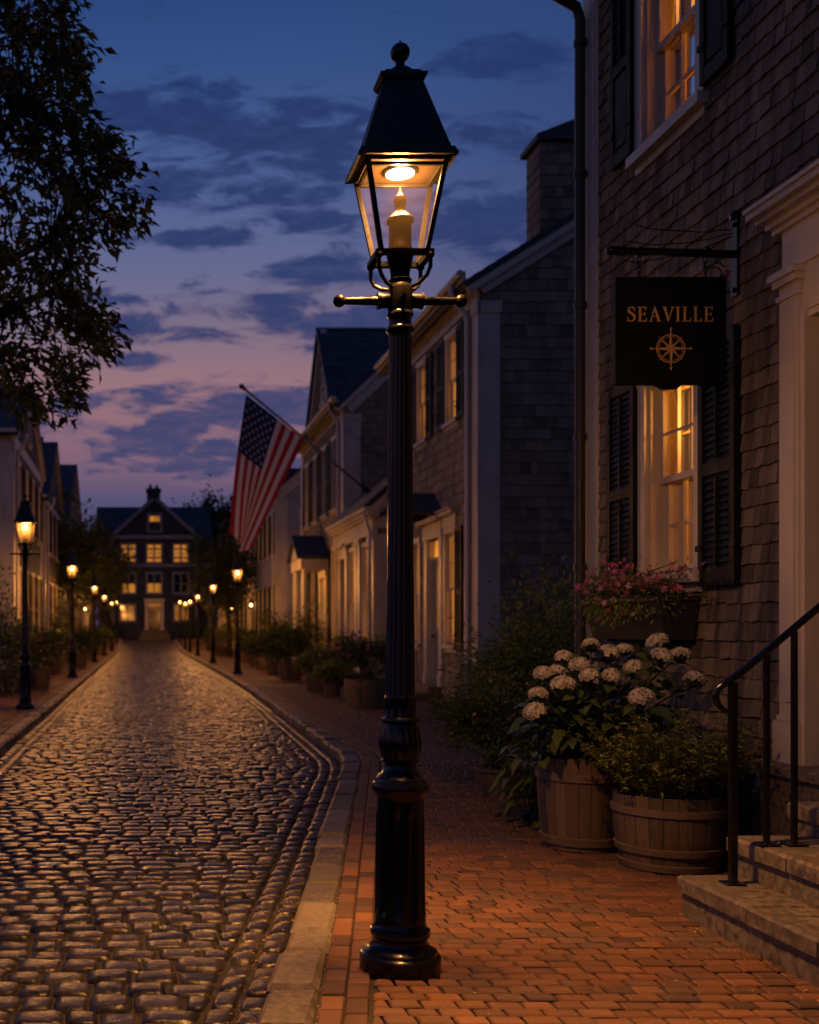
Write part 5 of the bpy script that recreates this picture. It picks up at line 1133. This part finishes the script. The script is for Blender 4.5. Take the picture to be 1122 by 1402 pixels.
m = MB(); [m.tube([(2.84,7.75,-.01),(2.84+g.uniform(-.1,.1),7.75+g.uniform(-.1,.1),g.uniform(.2,.45))], [.008,.004], 5) for _ in range(16)]; m.build('stem', MT['stem'], b3)
b4 = thing('low_shrub', (3.5,7.2,0), 'dark shrub filling the shade between the tall stave planter and the shingled wall', 'shrub')
bush(b4, (3.42,7.35,.42), (.26,.5,.42), 2400, .06, 'leafdark', 35, (3.5,7.3,-.02), clump=22, wid=.45, flat=.6, stems=14)
b5 = thing('low_shrub', (3.55,6.1,0), 'dark sprawling shrub squeezed between the half-barrel and the stone landing', 'shrub')
bush(b5, (3.52,6.42,.40), (.16,.28,.42), 1500, .042, 'leafdark', 36, (3.55,6.42,-.02), clump=16, wid=.4, flat=.5, stems=12)
# -- along the right-hand pavement
bowl('shallow clay pot by the white door, just right of the large lamp shaft', 4.35, 14.6, 0, .24, .22)
pl = thing('potted_plant', (4.35,14.6,.2), 'small drooping plant in the shallow clay pot by the white door', 'plant'); bush(pl, (4.35,14.6,.30), (.34,.3,.14), 900, .07, 'leafdark', 41, (4.35,14.6,.2), clump=14, flat=.4)
G1 = 'planters along the right-hand house fronts'
tub('stave_tub', 'large round wooden tub of pink flowers, left of the large lamp shaft', 4.08, 19.2, 0, .36, .42, .52, hoops=(.15,.82), group=G1)
pl = thing('flowering_shrub', (4.08,19.2,.5), 'bushy shrub with scattered pink flowers in the large round wooden tub', 'flowering shrub')
P_ = bush(pl, (4.08,19.2,.95), (.62,.55,.45), 4200, .075, 'leaf', 42, (4.08,19.2,.5), clump=34, flat=.4, wid=.36, stems=30); blooms(pl, P_[P_[:,2]>.9], 70, .04, 'pink', 12)
SPOTS = [ # x px, base Y, kind, radius, height, foliage (rx,rz), leaf, label parts
 (457,22.6,'pot',.26,.34,(.40,.22),'yleaf','golden-leaved plant','squat clay pot, next to the large round tub'),
 (434,24.6,'tub',.27,.42,(.42,.30),'yleaf','yellow-green plant','small wooden tub, second left from the large lamp shaft'),
 (397,30.0,'tub',.34,.50,(.62,.55),'leafdark','dark full shrub','wooden tub under the porch lights of the gabled house'),
 (376,33.2,'pot',.30,.42,(.52,.60),'leafdark','upright dark shrub','clay pot, right of the lamp below the flag'),
 (362,38.0,'tub',.33,.48,(.55,.38),'leaf','round green shrub','wooden tub, second right of the lamp below the flag'),
 (349,41.5,'pot',.32,.45,(.52,.40),'leaf','green shrub','clay pot, close right of the lamp below the flag'),
 (337,47.0,'tub',.36,.5,(.65,.5),'leafdark','dark green shrub','wooden tub before the pale clapboard house'),
 (306,58.0,'tub',.4,.5,(.8,.6),'leaf','rounded shrub','wooden tub between two far right lamps'),
 (296,66.0,'tub',.4,.5,(.8,.6),'leafdark','dark rounded shrub','wooden tub far along the right pavement'),
]
LS = [(14,24.0,'tub',.34,.5,(.62,.55),'leafdark','dark bushy shrub','wooden tub at the left edge, behind the closest left lamp'),
 (54,25.4,'tub',.30,.48,(.60,.62),'leaf','pink-flowered shrub','wooden tub just right of the closest left lamp'),
 (74,33.5,'pot',.34,.45,(.55,.5),'leafdark','dark shrub','clay pot, left of the second left lamp'),
 (112,41.0,'tub',.36,.5,(.62,.5),'leaf','green shrub','wooden tub, right of the second left lamp'),
 (121,52.0,'tub',.38,.5,(.75,.6),'leafdark','dark round shrub','wooden tub, beside the third left lamp'),
 (138,62.0,'pot',.4,.5,(.75,.6),'leaf','round shrub','clay pot, beyond the fourth left lamp')]
for lst, grp, sd_ in ((SPOTS,G1,50),(LS,'planters along the left-hand house fronts',80)):
    for i, (px, Y, kd, r, h, (rx,rz), lf, pn, pt) in enumerate(lst):
        x = X_(px,Y); x = max(x, kx(RK,Y)+.75) if x > 0 else min(x, kx(LK,Y)-.6); x = min(x, 5.3) if x > 0 else max(x, -3.5)
        if kd == 'tub': tub('stave_tub', pt, x, Y, gz(Y), r*.85, r, h, hoops=(.15,.8), staves=16, group=grp)
        else: bowl(pt, x, Y, gz(Y), r, h, grp)
        pl = thing('potted_shrub', (x,Y,h+gz(Y)), pn+' in the '+pt.replace('squat ','').replace('small ','') if len((pn+' in the '+pt).split()) > 16 else pn+' in the '+pt, 'shrub', 'shrubs in the pavement planters')
        P_ = bush(pl, (x,Y,h+rz*.8+gz(Y)), (rx,rx,rz), 1500, .10 if Y < 30 else .14, lf, sd_+i, (x,Y,h-.05+gz(Y)), clump=22, flat=.4, stems=8)
        if 'pink' in pn: blooms(pl, P_[P_[:,2]>h+.4], 50, .045, 'pink', 14)
m = MB(); m.bevbox(4.15,5.1,21.6,22.3,-.05,.22,.02); tag(m.build('stone_block', MT['granite']), 'low granite block on the brick pavement behind the large round tub', 'stone block')
m = MB(); m.bevbox(4.2,5.6,26.2,27.5,-.05,.18,.02); m.bevbox(4.55,5.6,26.3,27.4,.18,.34,.02); tag(m.build('granite_doorstep', MT['granite']), 'two-step granite doorstep before the warm-lit white entrance bay', 'doorstep')
for x, Y, r, lf, lb in ((5.25,33.6,(.55,.8,1.25),'leafdark','tall dark shrub beside the porch of the gabled house'),(5.3,37.5,(.6,1.,1.1),'leafdark','broad dark shrub past the porch of the gabled house'),(5.4,45.6,(.8,1.2,1.5),'leafdark','tall dark shrub at the corner of the pale clapboard house'),
                        (-3.15,22.4,(.8,.9,1.5),'leafdark','tall dark hedge shrub at the left edge of the photo, by the wall'),(-3.3,44.2,(.5,1.4,1.6),'leafdark','tall dark shrub between the two front-gabled left houses'),(-3.3,29.6,(.5,1.0,1.0),'leafdark','low dark shrub at the corner of the tall grey house')):
    b = thing('house_shrub', (x,Y,0), lb, 'shrub', 'shrubs against the house fronts'); bush(b, (x,Y,r[2]*.75), r, 2600, .11, lf, int(Y*10), (x,Y,-.05), clump=30, flat=.6, stems=10)
# ------------------------------------------------------------------ flag on its slanted pole
fl = thing('flag', (6.08,29,5.3), 'stars and stripes flag hanging from a slanted pole above the cobbled street', 'flag')
FY = 29.; tip = V((X_(331,FY),FY,Z_(529,FY))); foot = V((X_(503,FY),FY,Z_(672,FY)))
m = MB(); m.tube([tip,foot+(foot-tip)*.04], .035, 12); m.build('pole', MT['pole'], fl, True); m = MB(); m.ball(tip, .075, 14); m.tube([tip,tip+(foot-tip)*.03], .05, 10); m.build('finial', MT['pipe'], fl, True)
m = MB(); m.tube([foot.lerp(tip,-.01),foot.lerp(tip,.05)], .07, 12); m.build('socket', MT['iron'], fl, True)
def fp(a, b):                                     # a along the hoist (0 at the pole's tip), b along the fly
    top0, top1 = (337,541), (417,603); bot0, bot1 = (315,728), (341,753)
    # the upper fly falls straight, the lower fly swings in under it; a fold runs down from the canton
    tpx = top0[0]+(top1[0]-top0[0])*a; tpy = top0[1]+(top1[1]-top0[1])*a
    k = a+.10*math.sin(PI*a)*b
    bpx = bot0[0]+(bot1[0]-bot0[0])*k+7*math.sin(a*PI*2.1)*b; bpy = bot0[1]+(bot1[1]-bot0[1])*a**.7+10*math.sin(PI*a)*b
    px = tpx+(bpx-tpx)*b-6*math.sin(PI*b)*(1-a)*.4; py = tpy+(bpy-tpy)*b
    fold = .16*math.sin(a*9.5+b*2.2)*(.15+b)*min(1,b*3)+.30*b*math.exp(-((a-.33)/.16)**2)-.1*b*math.exp(-((a-.62)/.2)**2)
    Y = FY-.05+fold
    return V((X_(px,FY),Y,Z_(py,FY)))
m = MB(); na, nb = 52, 60
vs = [tuple(fp(i/na, j/nb)) for i in range(na+1) for j in range(nb+1)]; fs = {0:[],1:[],2:[]}
for i in range(na):
    for j in range(nb):
        st_ = int((i+.5)/na*13); mi = 2 if st_ < 7 and j < nb*.4 else (0 if st_ % 2 == 0 else 1); fs[mi].append((i*(nb+1)+j,i*(nb+1)+j+1,(i+1)*(nb+1)+j+1,(i+1)*(nb+1)+j))
b0 = len(m.v); m.v.extend(vs)
for mi, l in fs.items():
    for f in l: m.f.append(f); m.t.append(.5); m.m.append(mi)
cl = m.build('cloth', [MT['red'],MT['white'],MT['blue']], fl, True)
m = MB()
for r_ in range(9):
    for c_ in range(6 if r_ % 2 == 0 else 5):
        a = (7/13)*(r_+1)/10; b = .4*((2*c_+1+(r_ % 2))/12.); p = fp(a,b); ea = (fp(a+.01,b)-p).normalized(); eb = (fp(a,b+.01)-p).normalized(); nn = ea.cross(eb).normalized()
        for off in (-.012,.012):
            q = p+nn*off; vs = [tuple(q)]+[tuple(q+(eb*math.sin(t)+ea*-math.cos(t))*(.062 if k % 2 == 0 else .025)) for k in range(10) for t in [k*PI/5]]
            m.add(vs, [(0,1+k,1+(k+1) % 10) for k in range(10)])
m.build('star', MT['white'], cl)
# ------------------------------------------------------------------ trees
def limb(mb, a, b, r0, r1, seed, n=6, wob=.12):
    g = random.Random(seed); a, b = V(a), V(b); l = (b-a).length; q = [a]
    for i in range(1,n): q.append(a.lerp(b,i/n)+V((g.uniform(-1,1),g.uniform(-1,1),g.uniform(-.3,1)))*wob*l*.3)
    q.append(b); mb.tube(q, [r0+(r1-r0)*i/n for i in range(n+1)], 8); return q
tr = thing('shade_tree', (-4.2,11.5,0), 'large shade tree overhanging the street from the left edge', 'tree')
EDGE = [(-260,140),(-60,125),(0,112),(45,108),(60,128),(75,112),(100,122),(150,110),(165,135),(205,170),(225,190),(258,180),(290,205),(318,188),(335,140),(352,118),(385,148),(410,125),(430,150),(455,172),(482,160),(505,128),(530,108),(560,122),(568,60),(580,-40)]
def xedge(y):
    for (a, xa), (b, xb) in zip(EDGE, EDGE[1:]):
        if y <= b: return xa+(xb-xa)*(y-a)/(b-a)
    return -100
g = random.Random(17); mb = MB(); wood = MB(); hubs = []
limbs = [limb(wood,(-4.2,11.5,-.1),(-3.9,11.4,3.6),.24,.17,1)]
for i, e in enumerate([(-1.5,11.0,4.3),(-1.0,11.4,5.6),(-1.3,10.6,6.6),(-2.2,11.9,7.9),(-.9,11.2,5.0),(-2.6,10.3,4.6),(-3.6,12.4,8.2),(-5.4,11.2,6.8),(-5.0,12.5,5.2),(-2.0,12.4,4.2)]):
    limbs.append(limb(wood,(-3.9,11.4,2.6+.12*i),e,.10,.03,20+i,wob=.2))
pts = [p for l in limbs[1:] for p in l[2:]]
cl_, tries = [], 0
while len(cl_) < 900 and tries < 60000:
    tries += 1; Y = g.uniform(10.3,12.4); py = g.uniform(-240,572); mx = xedge(py); px = mx-8-abs(g.gauss(0,1))*120 if g.random() < .72 else g.uniform(-420,mx-8)
    x, z = X_(px,Y), Z_(py,Y)
    if x < -6.6 or z < 2.9: continue
    # ragged holes: keep whole bunches, drop others
    if math.sin(x*5.1+z*3.3)*math.sin(z*6.2-Y*4.1+x*2.2) >.34: continue
    cl_.append(V((x,Y,z)))
Ps, Ds, Ts = [], [], []
for c in cl_:
    p = min(pts, key=lambda q: (q-c).length_squared)
    if g.random() < .45: wood.tube([p,p.lerp(c,.5)+V((g.uniform(-.05,.05),0,.06)),c], [.012,.008,.004], 4)
    d = (c-p).normalized() if (c-p).length > .01 else V((1,0,0)); tt = g.random()
    for k in range(15):
        Ps.append(c+V((g.gauss(0,.085),g.gauss(0,.11),g.gauss(0,.075)))); Ds.append((d.x*.7+g.gauss(0,.5),d.y*.5+g.gauss(0,.5),-.25+g.gauss(0,.4))); Ts.append(min(1,max(0,tt+g.gauss(0,.2))))
Ds = np.array(Ds); Ds /= np.linalg.norm(Ds,axis=1)[:,None]
leaves(mb, np.array([tuple(p) for p in Ps]), Ds, np.full(len(Ps),.140), wid=.42, jit=.15, tints=np.array(Ts), droop=.1)
wood.build('trunk', MT['bark'], tr, True); mb.build('crown', MT['treeleaf'], tr)
def tree(x, y, h, rx, label, seed, group, conifer=False, n=4200, z0=None, name='street_tree', lsz=.26):
    b = gz(y) if z0 is None else z0; t = thing(name, (x,y,b), label, 'tree', group); w = MB(); g = random.Random(seed); lf = MB()
    if conifer:
        limb(w,(x,y,b-.2),(x,y,b+h*.97),.22,.03,seed,wob=.02); Ps, Ds = [], []
        for i in range(n):
            u = g.random()**.8; a = g.uniform(0,2*PI); lay = (u*11)%1; rr = rx*(1-u)*(.55+.45*lay)*g.random()**.45; Ps.append((x+rr*math.cos(a),y+rr*math.sin(a),b+h*(.12+.88*u)-rr*.25)); Ds.append((math.cos(a),math.sin(a),-.2))
        Ps, Ds = np.array(Ps), np.array(Ds)
    else:
        limb(w,(x,y,b-.2),(x,y,b+h*.62),.17,.09,seed)
        for k in range(7):
            a = g.uniform(0,2*PI); limb(w,(x,y,b+h*g.uniform(.3,.55)),(x+rx*.75*math.cos(a),y+rx*.75*math.sin(a),b+h*g.uniform(.55,.9)),.07,.02,seed*9+k)
        Ps, Ds = cloud((x,y,b+h*.66), (rx,rx,h*.36), n, .25, 34, seed, .5)
    w.build('trunk', MT['bark'], t, True); leaves(lf, Ps, Ds, np.full(len(Ps),lsz), wid=.5, jit=.5); lf.build('crown', MT['treeleaf'], t); return t
GS = 'street trees before the end house'; GB = 'trees beyond the roofs'
tree(-3.35,49.5,7.2,1.35,'small leafy street tree by the second left house',61,GS)
tree(-3.0,63,7.6,1.6,'dark street tree before the broad slate-roofed left house',62,GS)
tree(-3.2,80,8.2,2.2,'bushy dark tree at the left front of the end house',63,GS,lsz=.32)
tree(4.5,72,7.4,1.7,'dark street tree at the right front of the end house',64,GS)
tree(4.6,56,6.0,1.2,'slim street tree right of the second far right lamp',65,GS)
tree(8.6,118,15.6,2.6,'tallest dark tree above the roofs, left of the flag',71,GB,n=9000,z0=.5,name='background_tree',lsz=.62)
tree(5.6,122,14.2,2.2,'small round treetop above the end house roof, right of its chimney',72,GB,n=5000,z0=.5,name='background_tree',lsz=.6)
tree(11.5,110,13.4,3.2,'broad dark tree just left of the flag',73,GB,n=8000,z0=.5,name='background_tree',lsz=.62)
tree(-7.6,112,12.6,2.4,'dark treetop above the left roofs beside the end house',74,GB,n=5000,z0=.5,name='background_tree',lsz=.6)
tree(14,64,13.5,3.0,'spruce behind the roofs, right of the flag',75,GB,conifer=True,n=4200,z0=0,name='background_tree',lsz=.5)
# shrubs at the foot of the end house
for i, (x, lb) in enumerate(((-3.2,'clipped dark shrub left of the end house steps'),(4.9,'clipped dark shrub right of the end house steps'))):
    b = thing('house_shrub', (x,94.6,gz(94)), lb, 'shrub', 'shrubs against the house fronts'); bush(b, (x,94.6,gz(94)+.8), (1.6,.8,.9), 1500, .2, 'leafdark', 300+i, (x,94.6,gz(94)-.05), clump=24, flat=.6, stems=6)
# small porch lights far down the right side
for x, y, z, lb in ((5.78,56.6,2.75,'small lit porch lantern on the pale clapboard house corner'),(5.80,69.3,2.85,'small lit porch lantern far down the right house fronts'),(-3.75,69.0,2.8,'small lit porch lantern far down the left house fronts')):
    w = thing('porch_lantern', (x,y,z), lb, 'wall lantern', 'porch lanterns'); s_ = 1 if x > 0 else -1
    m = MB(); m.frustum(x,y,.10,.10,z+.16,.02,.02,z+.30); m.frustum(x,y,.09,.09,z-.16,.10,.10,z-.12); m.tube([(x,y,z+.28),(x+s_*.1,y,z+.34),(x+s_*.24,y,z+.30)], .015, 6)
    for a in (-1,1):
        for b in (-1,1): m.box(x+a*.085-.01,x+a*.085+.01,y+b*.085-.01,y+b*.085+.01,z-.12,z+.16)
    m.build('cage', MT['iron'], w); m = MB(); m.ball((x,y,z), .065, 10); m.build('bulb', MT['bulb'], w, True)

for x, lb in ((-9.2,'tall dark hedge closing the street left of the end house'),(11.2,'tall dark hedge closing the street right of the end house')):
    b = thing('hedge', (x,98,.7), lb, 'hedge', 'hedges beside the end house'); m = MB(); m.box(x-4.5,x+4.5,97.7,98.6,.3,3.9); m.build('stem', MT['bark'], b)
    mb = MB(); P = np.stack([NR.uniform(x-4.9,x+4.9,5200),NR.uniform(97.3,98.9,5200),NR.uniform(.6,4.4,5200)],1); D = NR.normal(0,1,(5200,3)); D[:,1] -= .8; D /= np.linalg.norm(D,axis=1)[:,None]
    leaves(mb, P, D, np.full(5200,.30), wid=.55); mb.build('foliage', MT['leafdark'], b)
